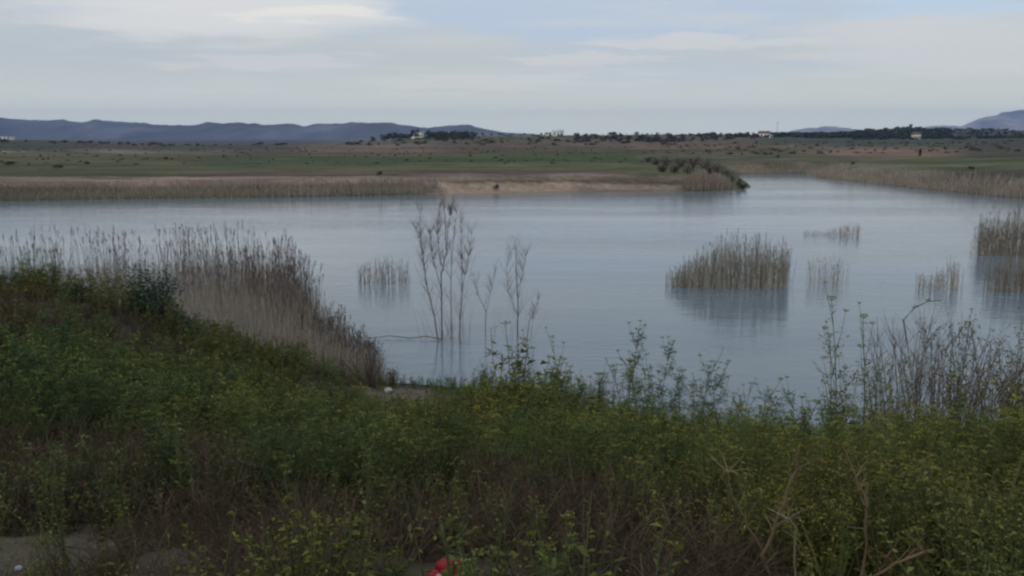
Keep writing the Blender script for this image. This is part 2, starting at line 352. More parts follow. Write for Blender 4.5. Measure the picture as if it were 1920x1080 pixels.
mm_ = np.clip((n6 - .5) * 9, 0, 1) * np.clip((400 - GY) / 200 + .6, 0, 1) * (seg_dist(GX, GY) > 14)
FC = lerp(FC, np.array([.085, .066, .05]), mm_ * np.clip((700 - PX) / 500, .25, .8))
FC = lerp(FC, np.array([.045, .05, .032]), np.clip((.40 - n6) * 9, 0, 1) * .55); FC = FC * (.45 + 1.1 * n2[..., None]) * (.7 + .6 * n3[..., None]) * (.6 + .8 * n4[..., None])
wg = np.clip((GY - 52) / 8, 0, 1); C = lerp(C, FC, wg)
wet = np.clip((.25 - GZ) / .3, 0, 1); C = C * (1 - .35 * wet[..., None])
na, nr = len(az), len(rad)
idx = np.arange(nr * na).reshape(nr, na)
q = np.stack([idx[:-1, :-1], idx[:-1, 1:], idx[1:, 1:], idx[1:, :-1]], -1).reshape(-1, 4)[:, ::-1]
me = mesh_np('ground', np.stack([GX, GY, GZ], -1).reshape(-1, 3), q, C.reshape(-1, 3), True)
tag(link('ground', me, M_ground), kind='structure')
bm_w = mesh_np('water', [(-600, 12, 0), (600, 12, 0), (600, 420, 0), (-600, 420, 0)], [(0, 1, 2, 3)])
tag(link('water', bm_w, M_water), kind='structure')

# distant hills: two ranges, farther to the right
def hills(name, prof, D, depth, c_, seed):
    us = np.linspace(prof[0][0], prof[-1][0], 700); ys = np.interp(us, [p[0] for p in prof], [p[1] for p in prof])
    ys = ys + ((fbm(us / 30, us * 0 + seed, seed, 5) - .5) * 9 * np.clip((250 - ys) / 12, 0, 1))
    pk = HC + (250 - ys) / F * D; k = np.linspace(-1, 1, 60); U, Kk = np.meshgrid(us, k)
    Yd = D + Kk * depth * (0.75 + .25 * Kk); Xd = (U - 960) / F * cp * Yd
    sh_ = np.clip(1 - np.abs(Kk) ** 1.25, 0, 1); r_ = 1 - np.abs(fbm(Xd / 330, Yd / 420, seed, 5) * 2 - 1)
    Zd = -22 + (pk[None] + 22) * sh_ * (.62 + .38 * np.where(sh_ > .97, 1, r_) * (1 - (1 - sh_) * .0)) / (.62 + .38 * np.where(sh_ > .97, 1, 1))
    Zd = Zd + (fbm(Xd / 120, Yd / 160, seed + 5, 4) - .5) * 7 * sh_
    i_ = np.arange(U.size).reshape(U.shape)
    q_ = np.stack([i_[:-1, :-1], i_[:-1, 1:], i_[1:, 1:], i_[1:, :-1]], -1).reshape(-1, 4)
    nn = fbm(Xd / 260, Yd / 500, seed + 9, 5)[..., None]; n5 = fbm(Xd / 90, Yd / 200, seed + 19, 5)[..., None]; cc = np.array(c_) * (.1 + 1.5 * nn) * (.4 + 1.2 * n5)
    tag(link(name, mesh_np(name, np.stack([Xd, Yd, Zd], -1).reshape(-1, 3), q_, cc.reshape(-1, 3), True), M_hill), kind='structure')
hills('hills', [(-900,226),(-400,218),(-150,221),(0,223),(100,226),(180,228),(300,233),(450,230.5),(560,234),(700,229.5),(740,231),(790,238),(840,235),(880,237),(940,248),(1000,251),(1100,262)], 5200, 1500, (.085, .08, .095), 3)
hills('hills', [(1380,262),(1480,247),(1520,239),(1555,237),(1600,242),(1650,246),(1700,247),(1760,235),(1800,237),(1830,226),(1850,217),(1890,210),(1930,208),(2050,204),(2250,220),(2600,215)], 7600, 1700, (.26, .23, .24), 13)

# ------------------------------------------------------------------ plants: templates
rnd = random.Random(4); random.seed(4); rng = np.random.default_rng(7)
GR = np.array([.128, .130, .035]); YG = np.array([.17, .175, .035]); BRN = np.array([.098, .074, .050]); TAN = np.array([.30, .25, .17]); STEM = np.array([.11, .12, .06])
def rv(a, b): return random.uniform(a, b)
def curve_pts(p, d, l, k, wob=.12, up=.0):
    p = np.array(p, float); d = np.array(d, float); d /= np.linalg.norm(d); o = [p]
    for i in range(k):
        d = d + np.array([rv(-wob, wob), rv(-wob, wob), rv(-wob, wob) * .4 + up]); d /= np.linalg.norm(d); p = p + d * l / k; o.append(p)
    return o
def herb(h=.6, stems=5, leaves=9, ll=.08, fl=.5, cg=GR, cf=YG):
    g_ = Geo()
    for s_ in range(stems):
        a = rv(0, 6.28); ln = rv(.05, .5); pts = curve_pts((rv(-.06, .06), rv(-.06, .06), -.03), (math.cos(a) * ln, math.sin(a) * ln, 1), h * rv(.6, 1.1), 4, .15)
        g_.tube(pts, .005, .002, STEM * rv(.8, 1.2))
        for i in range(leaves):
            t_ = rv(.1, 1) * 3.99; k = int(t_); p = pts[k] * (1 - t_ + k) + pts[k + 1] * (t_ - k); b_ = rv(0, 6.28)
            l = ll * rv(.6, 1.3); g_.leaf(p, (math.cos(b_), math.sin(b_), rv(-.1, .9)), l, l * rv(.18, .42), cg * rv(.6, 1.45), rv(0, .5))
        if rv(0, 1) < fl:
            for i in range(6):
                p = pts[-1] + np.array([rv(-.04, .04), rv(-.04, .04), rv(-.05, .03)]); g_.leaf(p, (rv(-1, 1), rv(-1, 1), .4), ll * .4, ll * .28, cf * rv(.7, 1.2), 0)
    return g_
def umbel(g_, p, r, c_, n=12, tilt=(0, 0)):
    for i in range(n):
        a = rv(0, 6.28); q_ = r * math.sqrt(rv(.05, 1)); e = np.array(p) + (math.cos(a) * q_, math.sin(a) * q_, .55 * r + rv(-.1, .1) * r - .25 * q_)
        g_.tube([p, e], .0015, .001, c_ * .7); 
        for j in range(2): g_.leaf(e + np.array([rv(-.01, .01), rv(-.01, .01), 0]), (rv(-1, 1), rv(-1, 1), .3), r * .36, r * .3, c_ * rv(.7, 1.25), 0)
def fennel_parts(h=1.3, nb=5, wide=.0045):
    st, fo, heads = Geo(), Geo(), []
    pts = curve_pts((0, 0, -.05), (rv(-.1, .1), rv(-.1, .1), 1), h, 7, .06); st.tube(pts, .008, .003, np.array([.12, .14, .06]), 4)
    ends = [pts[-1]]
    for b_ in range(nb):
        k = 2 + int(rv(0, 4.99)); a = rv(0, 6.28); bp = curve_pts(pts[k], (math.cos(a) * .55, math.sin(a) * .55, 1), h * rv(.18, .34), 4, .1, .05)
        st.tube(bp, .0045, .002, np.array([.12, .14, .055])); ends.append(bp[-1])
        for q_ in bp[1:3]: feather(fo, q_, h * .09, wide)
    for k in range(1, 6):
        for j in range(2): 
            a = rv(0, 6.28); bp = curve_pts(pts[k], (math.cos(a), math.sin(a), .5), h * .14, 3, .15); st.tube(bp, .003, .0015, np.array([.1, .12, .05]))
            feather(fo, bp[-1], h * .1, wide); feather(fo, bp[1], h * .08, wide)
    for e in ends: g_ = Geo(); umbel(g_, e, rv(.02, .055) * (h / 1.3) ** .5, np.array([.17, .185, .045])); heads.append(g_)
    return st, fo, heads
def feather(g_, p, l, wd, n=11, c_=np.array([.085, .115, .042])):
    for i in range(n):
        a = rv(0, 6.28); g_.leaf(np.array(p) + (rv(-.02, .02), rv(-.02, .02), rv(-.03, .03)), (math.cos(a), math.sin(a), rv(-.3, 1)), l * rv(.5, 1.1), wd * 2, c_ * rv(.6, 1.4), .1)
def comb(*gs):
    o = Geo()
    for g_ in gs: n = len(o.v); o.v += g_.v; o.f += [tuple(i + n for i in q_) for q_ in g_.f]; o.c += g_.c
    return o
def brush(h=.5, n=16, c_=BRN, r=.0035, twigs=4):
    g_ = Geo()
    for i in range(n):
        a = rv(0, 6.28); s_ = rv(.2, 1.1); pts = curve_pts((rv(-.08, .08), rv(-.08, .08), -.03), (math.cos(a) * s_, math.sin(a) * s_, 1), h * rv(.5, 1.15), 4, .28)
        cc = c_ * rv(.55, 1.6); g_.tube(pts, r, r * .4, cc)
        for j in range(twigs):
            b_ = rv(0, 6.28); k = int(rv(1, 4)); g_.tube(curve_pts(pts[k], (math.cos(b_), math.sin(b_), rv(0, 1)), h * rv(.15, .35), 2, .3), r * .5, r * .25, cc * rv(.8, 1.2))
    return g_
def tuft(h=.35, n=26, c_=np.array([.12, .16, .045]), wd=.007):
    g_ = Geo()
    for i in range(n):
        a = rv(0, 6.28); s_ = rv(.1, .9); d = np.array([math.cos(a) * s_, math.sin(a) * s_, 1.]); d /= np.linalg.norm(d); hh = h * rv(.5, 1.1)
        p = np.array([rv(-.05, .05), rv(-.05, .05), -.02]); m_ = p + d * hh * .6; e = m_ + (d * .4 + np.array([math.cos(a), math.sin(a), -.4]) * .22) * hh
        sd_ = np.array([-math.sin(a), math.cos(a), 0]) * wd / 2; cc = c_ * rv(.6, 1.4)
        g_.add([p - sd_, p + sd_, m_ + sd_ * .8, m_ - sd_ * .8, e], [(0, 1, 2), (0, 2, 3), (3, 2, 4)], cc)
    return g_
def reed(h=2.0, r=.007, leaves=4, plume=.5, c_=np.array([.46, .42, .35]), cl=None):
    g_ = Geo(); cl = c_ * .8 if cl is None else cl; pts = curve_pts((0, 0, -.6), (rv(-.04, .04), rv(-.04, .04), 1), h + .6, 5, .02)
    if rv(0, 1) < .12: pts[-1] = pts[-2] + np.array([rv(-.3, .3), rv(-.3, .3), -rv(.05, .3)]) * h * .3        # broken and bent tip
    g_.tube(pts, r, r * .4, c_ * rv(.9, 1.3), 3, c_ * .7)
    for i in range(leaves):
        t_ = rv(.35, .95); k = min(4, int(t_ * 5)); p = pts[k] + (pts[k + 1] - pts[k]) * rv(0, 1); a = rv(0, 6.28); l = rv(.2, .45) * h / 2
        g_.leaf(p, (math.cos(a) * .22, math.sin(a) * .22, 1), l, .011, cl * rv(.6, 1.25), rv(0, .25))
    if rv(0, 1) < plume:
        for i in range(6):
            a = rv(0, 6.28); g_.leaf(pts[-1] - np.array([0, 0, rv(0, .22)]), (math.cos(a) * .2, math.sin(a) * .2, 1), rv(.1, .18), .014, np.array([.17, .13, .115]) * rv(.7, 1.4), .05)
    return g_
def A_(l): return [g_.arr() for g_ in l]
T_herb_near = A_([herb(rv(.38, .6), 7, 26, .034, .3) for i in range(8)])
T_herb_far = A_([herb(rv(.5, .8), 5, 9, .085, .35) for i in range(10)])
def fen(h, nb, wd): s_, f_, hs = fennel_parts(h, nb, wd); return comb(s_, f_, *hs)
T_fen_near = A_([fen(rv(.55, .9), 5, .0028) for i in range(7)])
T_fen_far = A_([fen(rv(.7, 1.1), 4, .006) for i in range(7)])
T_brush = A_([brush(rv(.3, .5), 14, BRN) for i in range(8)])
T_brush_far = A_([brush(rv(.4, .7), 10, BRN, .007, 3) for i in range(6)])
T_tuft = A_([tuft(rv(.25, .45)) for i in range(6)])

# ------------------------------------------------------------------ ground cover of the near bank
def sample(n, y0, y1, pxr=(-250, 2170)):
    y = np.sqrt(rng.uniform(y0 ** 2, y1 ** 2, n)); p = rng.uniform(*pxr, n); x = (p - 960) / F * cp * y
    z = near_h(x, y); return x, y, z, p
def blob(x, y, L_):                      # how far inside any of the listed ellipses (X, Y, rx, ry)
    m = np.zeros(len(x))
    wob_ = (fbm(x * 1.3, y * 1.3, 91) - .5) * .8
    for cx_, cy_, rx_, ry_ in L_: m = np.maximum(m, np.clip((1.1 - np.hypot((x - cx_) / rx_, (y - cy_) / ry_) + wob_) * 3, 0, 1))
    return m
def gpt(px, py):                         # bank point seen at a pixel
    d = ray(px, py); ts = np.linspace(2.5, 60, 800); P = np.array([0, 0, HC]) + d[None] * ts[:, None]; h = near_h(P[:, 0], P[:, 1])
    k = np.argmax(P[:, 2] <= h); return P[k][0], P[k][1], h[k]
BARE = [(-2.3, 3.75, .5, .55), (-3.15, 23.2, 1.3, 2.6)]
BROWNZ = [(-7.2, 14.2, 2.3, 2.0), (-3.0, 5.7, 1.3, 1.2), (-1.2, 4.1, .9, .7), (.2, 4.5, 1.0, 1.1), (.3, 3.4, 1.05, .8), (-.2, 6.2, 1.0, .9), (-.8, 3.3, 1.2, .7), (-4.7, 24, 1.3, 2.2), (-3.9, 20, 1.2, 1.6), (6.5, 15, 1.2, .8), (-.3, 9, .7, 1.2), (-2, 8.5, .8, 1)]
CLEAR = [(-2.05, 3.3, 1.2, 1.3), (-.28, 3.5, .16, .4), (-3.0, 21.8, 1.2, 3.6)]
def cover(n, y0, y1, kinds, pxr=(-250, 2170)):
    x, y, z, p = sample(n, y0, y1, pxr); ok = (z > .03) & (blob(x, y, BARE) < rng.uniform(.02, .5, n)) & (np.hypot((x + .27) / .36, (y - 3.3) / .66) > 1); x, y, z = x[ok], y[ok], z[ok]
    bz = blob(x, y, BROWNZ); mix_ = fbm(x * .7, y * .7, 101); rightd = np.clip((x / np.maximum(y, 1) + .05) * 4, 0, 1)
    r = rng.uniform(0, 1, len(x))
    brown = r < (bz * np.where(y < 7, .88, .8) + np.clip((mix_ - .58) * 3, 0, .35) * (1 - rightd * .6))
    return x, y, z, bz, mix_, rightd, brown
def put(name, tm, x, y, z, s0, s1, tint, lean=.08):
    n = len(x)
    pxx = hpx(x, y); k_ = (1 - .38 * (y < 4.6) * (name == 'f')) * 1 - .5 * np.clip(1.1 - np.abs(pxx - 800) / 230, 0, 1) * np.clip((y - 16) / 4, 0, 1) - .45 * blob(x, y, CLEAR) * (y < 8) - .48 * np.clip((pxx - 1050) / 150, 0, 1) * np.clip((y - 11) / 3, 0, 1) - .5 * ((y < 3.45) & (pxx > 1250) & (pxx < 1850)); k_ = np.maximum(k_, .3) * (.72 + .56 * fbm(x * 1.1, y * 1.1, 131)); e_ = (y > 11) & (pxx > 900); k_ = np.where(e_, k_ * (.35 + 1.3 * fbm(x * .8 + 5, y * .6, 161)) * rng.choice([1, 1, 1, 1.5], n), k_)
    return merge(tm, np.c_[x, y, z], rng.uniform(0, 6.28, n), rng.uniform(s0, s1, n) * k_, tint, rng.normal(0, lean, (n, 2)), rng)
def stuff(name, chunks, mat, label, cat):
    V_, F_, C_ = [], [], []; o = 0
    for v, f, c_ in chunks: V_.append(v); F_.append(f + o); C_.append(c_); o += len(v)
    return tag(link(name, mesh_np(name, np.concatenate(V_), np.concatenate(F_), np.concatenate(C_)), mat), label, cat, kind='stuff')
def gtint(x, y, n, rd):
    a = fbm(x * .45, y * .45, 111)[:, None]; t_ = np.ones((n, 3)) * rng.uniform(.7, 1.25, (n, 1))
    warm_ = np.array([1.12, 1.0, .85]); cool = np.array([.78, .96, 1.1])
    t_ = t_ * (warm_ * np.clip(a * 2 - .5, 0, 1) + cool * np.clip(1.5 - a * 2, 0, 1)); return t_ * (.95 + .12 * rd[:, None])
herbs, fens, brs, tfs = [], [], [], []
for n, y0, y1, TH, TF, TB in ((2700, 2.2, 7.5, T_herb_near, T_fen_near, T_brush), (4600, 7.5, 15, T_herb_far, T_fen_far, T_brush), (7500, 15, 30, T_herb_far, T_fen_far, T_brush_far)):
    x, y, z, bz, mx_, rd, br = cover(n, y0, y1, None)
    keep = ~((~br) & (bz > .5) & (rng.uniform(0, 1, len(x)) < .25)); x, y, z, bz, mx_, rd, br = [q_[keep] for q_ in (x, y, z, bz, mx_, rd, br)]; nn = len(x); g_ = ~br; r = rng.uniform(0, 1, nn)
    f_ = g_ & (r < .34 + .06 * rd); h_ = g_ & ~f_ & (r < .93); t_ = g_ & ~f_ & ~h_
    herbs.append(put('h', TH, x[h_], y[h_], z[h_], .65, 1.15, gtint(x[h_], y[h_], h_.sum(), rd[h_])))
    fens.append(put('f', TF, x[f_], y[f_], z[f_], .6, .95, gtint(x[f_], y[f_], f_.sum(), rd[f_])))
    brs.append(put('b', TB, x[br], y[br], z[br], .6, 1.1, np.ones((br.sum(), 3)) * rng.uniform(.6, 1.3, (br.sum(), 1))))
    tfs.append(put('t', T_tuft, x[t_], y[t_], z[t_], .7, 1.2, gtint(x[t_], y[t_], t_.sum(), rd[t_])))
for px, py, n, s_ in ((770, 712, 26, .5), (900, 738, 60, 1.3), (960, 745, 40, 1.0), (40, 1030, 10, .12)):      # bright grass at the water's edge
    X0, Y0, Z0 = gpt(px, py); x = X0 + rng.normal(0, s_, n); y = Y0 + rng.normal(0, s_ * .5, n); z = near_h(x, y); k = z > -.05
    tfs.append(put('t', T_tuft, x[k], y[k], z[k], .9 if py < 900 else .3, 1.6 if py < 900 else .5, np.ones((k.sum(), 3)) * ([1.0, 1.35, .9] if py < 900 else [1.3, 1.1, 1.1])))
stuff('green_weeds', herbs, M_leaf, 'dense dark green leafy weeds covering the near bank', 'weeds')
stuff('yellow_green_weeds', fens, M_leaf, 'feathery weeds with small yellow-green flower tops scattered over the near bank', 'weeds')
stuff('dead_brush', brs, M_dry, 'tangled dark brown dead brush between the green weeds of the bank', 'brush')
stuff('grass', tfs, M_leaf, 'tufts of grass among the weeds and along the water edge of the bank', 'grass')
# pebbles and clods on the bare soil
def rock_geo(r, c_, sub=2, flat=.6, seed=0):
    import bmesh
    bm = bmesh.new(); bmesh.ops.create_icosphere(bm, subdivisions=sub, radius=r); rr_ = random.Random(seed)
    off = [Vector((rr_.uniform(-1, 1), rr_.uniform(-1, 1), rr_.uniform(-1, 1))).normalized() for i in range(7)]
    for v in bm.verts:
        n = v.co.normalized(); k = 1 + .28 * min(0, -max(n.dot(o) for o in off) + .75) * 2; v.co = v.co * k; v.co.z *= flat
    bm.verts.ensure_lookup_table(); g_ = Geo(); g_.add([tuple(v.co) for v in bm.verts], [tuple(v.index for v in f.verts) for f in bm.faces], tuple(c_)); bm.free(); return g_
T_peb = A_([rock_geo(.02, np.array([.09, .08, .07]) * rv(.6, 1.4), 1, .7, i) for i in range(6)])
x = -2.05 + rng.normal(0, .7, 500); y = 3.6 + rng.normal(0, .5, 500); x2 = -3.3 + rng.normal(0, 1, 160); y2 = 24.8 + rng.normal(0, 1, 160)
x = np.r_[x, x2]; y = np.r_[y, y2]; z = near_h(x, y)
stuff('pebbles', [merge(T_peb, np.c_[x, y, z], rng.uniform(0, 6, len(x)), np.r_[rng.uniform(.15, .8, 500), rng.uniform(.8, 2.5, 160)], np.ones((len(x), 3)) * rng.uniform(.7, 1.3, (len(x), 1)), None, rng)], M_ground, 'small pebbles and clods lying on the bare earth patches', 'pebbles')

# ------------------------------------------------------------------ reeds
T_reed = A_([reed(2.0, .0075, 3, .15) for i in range(10)])
T_reed_dark = A_([reed(2.2, .008, 4, .8, np.array([.33, .27, .24])) for i in range(8)])
def reeds_at(x, y, zb, h, tint, tm=T_reed, lean=.05, wide=1.0):
    n = len(x); S = np.c_[np.full(n, wide), h / 2.0]
    return merge(tm, np.c_[x, y, zb], rng.uniform(0, 6.28, n), S, tint, rng.normal(0, lean, (n, 2)), rng)
def ptint(n, a=.7, b=1.3): return np.ones((n, 3)) * rng.uniform(a, b, (n, 1))
# the big bed by the left shore
OUT = np.array([(-60, 52), (-36, 47), (-25, 45), (-19, 47.5), (-13, 47), (-10.2, 41), (-7.7, 35), (-5.6, 31), (-4.0, 28.6)])
INN = np.array([(-60, 43), (-40, 40), (-25, 36), (-19, 34), (-15, 33), (-11, 30.5), (-8, 28), (-6, 26.8), (-4.4, 26.6)])
def bed(n, t0, t1):
    u = rng.uniform(0, 1, n) ** .8 * (len(OUT) - 1); u = (len(OUT) - 1) - u; k = np.clip(u.astype(int), 0, len(OUT) - 2); f_ = (u - k)[:, None]
    o_ = OUT[k] * (1 - f_) + OUT[k + 1] * f_; i_ = INN[k] * (1 - f_) + INN[k + 1] * f_; t_ = rng.uniform(t0, t1, (n, 1)); p = i_ * (1 - t_) + o_ * t_
    return p[:, 0], p[:, 1], u
ch = []
x, y, u = bed(15000, 0, .95); kp = rng.uniform(0, 1, len(x)) < np.clip(1.9 - u * .21, .15, 1); x, y, u = x[kp], y[kp], u[kp]; h = 1.9 * (.8 + .4 * fbm(x * .4, y * .4, 7)) * np.where(u > 6, 1 - (u - 6) * .24, 1) * rng.uniform(.7, 1.15, len(x)); zz = np.maximum(near_h(x, y), -.3)
tn = ptint(len(x), .7, 1.3) * np.array([.93, .90, .93]); ch.append(reeds_at(x, y, zz, h, tn))
x, y, u = bed(2300, .5, 1.02); x = np.r_[x]; h = np.where(u > 6, 1.6 - (u - 6) * .3, 2.5) * rng.uniform(.75, 1.25, len(x)) * (.75 + .5 * fbm(x * .5, y * .5, 17)); k = fbm(x * .8, y * .8, 27) > .42
ch.append(reeds_at(x[k], y[k], np.maximum(near_h(x[k], y[k]), -.3), h[k], ptint(k.sum(), .35, .85), T_reed_dark, .06, 1.5))
stuff('reed_bed', ch, M_dry, 'broad bed of dry grey-brown reeds standing along the left shore', 'reeds')
# the reeds along the far shore
def belt(pts, n, d0, d1, h0, h1, tint_):
    P = np.array([gp(a, b)[:2] for a, b in pts]); u = rng.uniform(0, len(P) - 1.001, n); seg = np.linalg.norm(np.diff(P, axis=0), axis=1); cs = np.r_[0, np.cumsum(seg)]
    s_ = rng.uniform(0, cs[-1], n); k = np.clip(np.searchsorted(cs, s_) - 1, 0, len(seg) - 1); f_ = ((s_ - cs[k]) / seg[k])[:, None]; p = P[k] * (1 - f_) + P[k + 1] * f_
    nrm = (P[k + 1] - P[k]) / seg[k][:, None]; nrm = np.c_[-nrm[:, 1], nrm[:, 0]]; p = p + nrm * rng.uniform(d0, d1, (n, 1)); x, y = p.T; z = height(x, y)
    cl = fbm(x * .12, y * .12, 37); h = rng.uniform(h0, h1, n) * (.6 + .8 * cl)
    return reeds_at(x, y, np.maximum(z, -.1), h, ptint(n) * np.array(tint_) * (.7 + .6 * fbm(x * .07, y * .2, 47))[:, None], T_reed, .04, 3.4)
ch = [belt([(-900,392),(-300,381),(0,377),(250,373),(500,370),(700,366.5),(830,364)], 5200, -.3, 4.6, .55, 1.2, (.78, .72, .74)),
      belt([(1515,326.5),(1530,332),(1640,344),(1750,357),(1860,368),(1925,373),(2100,384)], 3600, -.3, 5, .5, 1.3, (1.0, .93, .9)),
      belt([(1290,358),(1330,358),(1385,356)], 420, .2, 4, 1.2, 2.2, (.85, .75, .75)), belt([(1384,327),(1440,325.5),(1512,325.5)], 220, .3, 5, .3, .8, (.9, .8, .7))]
stuff('far_reeds', ch, M_dry, 'low belt of dull brown reeds along the far shore of the lake', 'reeds')
# reed clumps in open water, each one thing: stalks with brown plumes
def clump(px0, px1, py, n, h, label, seed, prof=None, tint_=(1, 1, 1), sub='reed_clump', depth=.35):
    global rng
    rg = rng; rng = np.random.default_rng(seed); c0 = gp((px0 + px1) / 2, py); wd = (gp(px1, py)[0] - gp(px0, py)[0]) / 2
    e = empty(sub, (c0[0], c0[1], 0)); tag(e, label, 'reed clump', 'reed clumps standing in the open water')
    t_ = rng.uniform(-1, 1, n); x = t_ * wd * (1 + .12 * rng.normal(0, 1, n) * (rng.uniform(0, 1, n) < .25)); y = rng.normal(0, .55, n) * wd * depth * np.sqrt(np.clip(1.05 - t_ ** 2, .05, 1))
    pr = np.interp(t_, *zip(*prof)) if prof else np.ones(n); hh = h * pr * (.8 + .4 * fbm(x * 1.6 + seed * 9, y * 1.6, 7)) * (.45 + .68 * rng.beta(2.2, 1.6, n))
    v, f, c_ = reeds_at(x, y, np.zeros(n), hh, ptint(n, .6, 1.35) * np.array(tint_), T_reed, .04, 1.6)
    link('stalks', mesh_np('stalks', v, f, c_), M_dry, e)
    k = rng.uniform(0, 1, n) < .3
    if k.sum() > 3 and n > 200:
        v, f, c_ = reeds_at(x[k] + .03, y[k], np.zeros(k.sum()), hh[k] * 1.04, ptint(k.sum(), .6, 1.2), T_reed_dark, .04, 1.2); link('plumed_stalks', mesh_np('plumed_stalks', v, f, c_), M_dry, e)
    rng = rg
clump(1258, 1475, 537, 800, 2.35, 'widest of the tan reed clumps, a dense island left of the sparse stalks in mid-lake', 1, [(-1, .3), (-.7, .55), (-.3, .85), (.1, 1), (.7, .9), (1, .7)], (.95, .95, .92))
clump(672, 770, 531, 110, 1.45, 'small dark reed clump standing in the water left of the bare saplings', 2, [(-1, .7), (-.3, .9), (.4, 1), (1, .8)], (.55, .5, .55))
clump(1512, 1585, 529, 60, 1.4, 'thin sparse group of pale stalks in water right of the dense reed island', 3, None, (1, 1, .95))
clump(1550, 1612, 441, 100, 1.05, 'small tan tuft of reeds farthest out on the lake', 4, [(-1, .4), (0, .8), (.5, 1), (1, .7)], (1, .85, .75))
clump(1508, 1552, 441, 40, .4, 'very low row of short stalks just left of the farthest reed tuft', 5, None, (.8, .75, .7))
clump(1718, 1796, 541, 100, 1.5, 'small reddish reed tuft between the sparse stalks and the right edge reeds', 6, [(-1, .5), (0, .7), (.6, 1), (1, .9)], (.95, .8, .75))
clump(1830, 2010, 478, 700, 2.8, 'tall dense brown reed stand cut by the right edge of the view', 7, [(-1, .75), (-.4, .95), (1, 1)], (.7, .67, .6))
clump(1850, 2030, 547, 340, 2.0, 'brown reed stand at the right edge nearest the bank, in front of the tall one', 8, [(-1, .75), (-.4, .9), (1, 1)], (.65, .62, .55))

# ------------------------------------------------------------------ bare saplings standing in the water
def sapling(paths, Y0, label, seed, extra=26, c_=np.array([.105, .085, .075]), name='bare_sapling', tw=.5):
    random.seed(seed); b0 = gp(paths[0][0][0][0], paths[0][0][0][1]) if Y0 is None else at(*paths[0][0][0], Y0); Yb = b0[1]
    e = empty(name, (b0[0], b0[1], 0)); tag(e, label, 'sapling', 'bare saplings standing in the lake')
    for path, r0 in paths:
        g_ = Geo(); dy = rv(-.4, .4); k = len(path); P = [at(px, py, Yb + dy * i / k) - np.array([b0[0], b0[1], 0]) for i, (px, py) in enumerate(path)]
        if P[0][2] < .5: P[0][2] = -.5
        fine = []
        for i in range(len(P) - 1):
            for t_ in (0, .33, .66): fine.append(P[i] * (1 - t_) + P[i + 1] * t_ + np.array([rv(-.02, .02), rv(-.03, .03), 0]))
        fine.append(P[-1]); g_.tube(fine, r0 * .82, r0 * .22, c_ * rv(.8, 1.2), 5)
        for j in range(int(extra * 1.3)):
            q_ = fine[random.randrange(2, len(fine))]; a = rv(0, 6.28)
            if q_[2] < .7: continue
            tl = rv(.3, 1.0) * tw * (1.7 - 1.1 * min(1, q_[2] / 5)); tp = curve_pts(q_, (math.cos(a) * .6, math.sin(a) * .6, 1.0), tl, 5, .16, .07); g_.tube(tp, .0055, .002, c_ * rv(1.1, 2.2))
            for m_ in range(3): g_.tube(curve_pts(tp[random.randrange(1, 4)], (rv(-1, 1), rv(-1, 1), 1.2), tl * .5, 2, .2), .003, .0015, c_ * 2)
        link('stem', g_.mesh('stem'), M_bark, e)
    g_ = Geo()
    for j in range(extra // 3):
        a = rv(0, 6.28); d_ = rv(.1, .7); g_.tube(curve_pts((math.cos(a) * d_, math.sin(a) * d_, -.3), (rv(-.35, .35), rv(-.35, .35), 1), rv(.8, 2.4), 5, .12), .006, .002, c_ * rv(1.1, 2.2))
    link('shoots', g_.mesh('shoots'), M_bark, e)
    return e
sapling([([(829,636),(827,515),(837,472),(834,403),(832,375)], .035), ([(827,540),(812,488),(806,440)], .02), ([(827,500),(820,440),(824,392)], .018),
         ([(836,470),(843,406),(846,388)], .016)], None, 'tallest bare sapling with forked dark stem in the middle of the flooded group', 11, 34, tw=1.1)
sapling([([(826,640),(814,593),(800,535),(790,465),(788,399)], .036), ([(800,535),(793,480),(780,430)], .015)], None, 'leaning bare sapling, leftmost of the flooded group, bending to the left', 12, 34, tw=1.0)
sapling([([(846,633),(846,523),(850,450),(856,400)], .024)], None, 'slender straight bare sapling between the forked one and the right one of the flooded group', 13, 26, tw=.9)
sapling([([(862,643),(862,600),(867,547),(865,457),(864,400)], .028), ([(866,547),(876,500),(884,440)], .014)], None, 'bare sapling with a kinked trunk, rightmost of the tall flooded group', 14, 34, tw=1.0)
sapling([([(911,633),(911,585),(898,555),(888,520)], .022), ([(911,585),(920,550),(926,515)], .012)], None, 'short forked bare stem standing alone between the tall group and the straight pole', 15, 14, tw=.6)
sapling([([(970,632),(971,560),(968,500),(966,455)], .034), ([(971,590),(953,548),(950,500),(954,470)], .012), ([(971,560),(980,510),(985,480)], .012)], None, 'lone upright bare sapling right of the group with a slim side branch', 16, 20, tw=.8)
sapling([([(985,633),(992,605),(1003,580),(1010,562)], .02), ([(990,610),(1000,600),(1004,588)], .01)], None, 'short crooked stem leaning right beside the lone upright sapling', 17, 12, tw=.4, name='crooked_stem')
g_ = Geo(); P = [gp(px, py) + np.array([0, 0, z]) for px, py, z in ((690, 637, .05), (730, 634, .09), (770, 636, .05), (800, 635, .1), (828, 638, .05))]
g_.tube([p - P[2] for p in P], .012, .022, np.array([.08, .08, .06]), 5); tag(link('fallen_branch', g_.mesh('fallen_branch'), M_bark, loc=P[2]), 'thin dark branch lying flat on the water left of the saplings', 'branch')

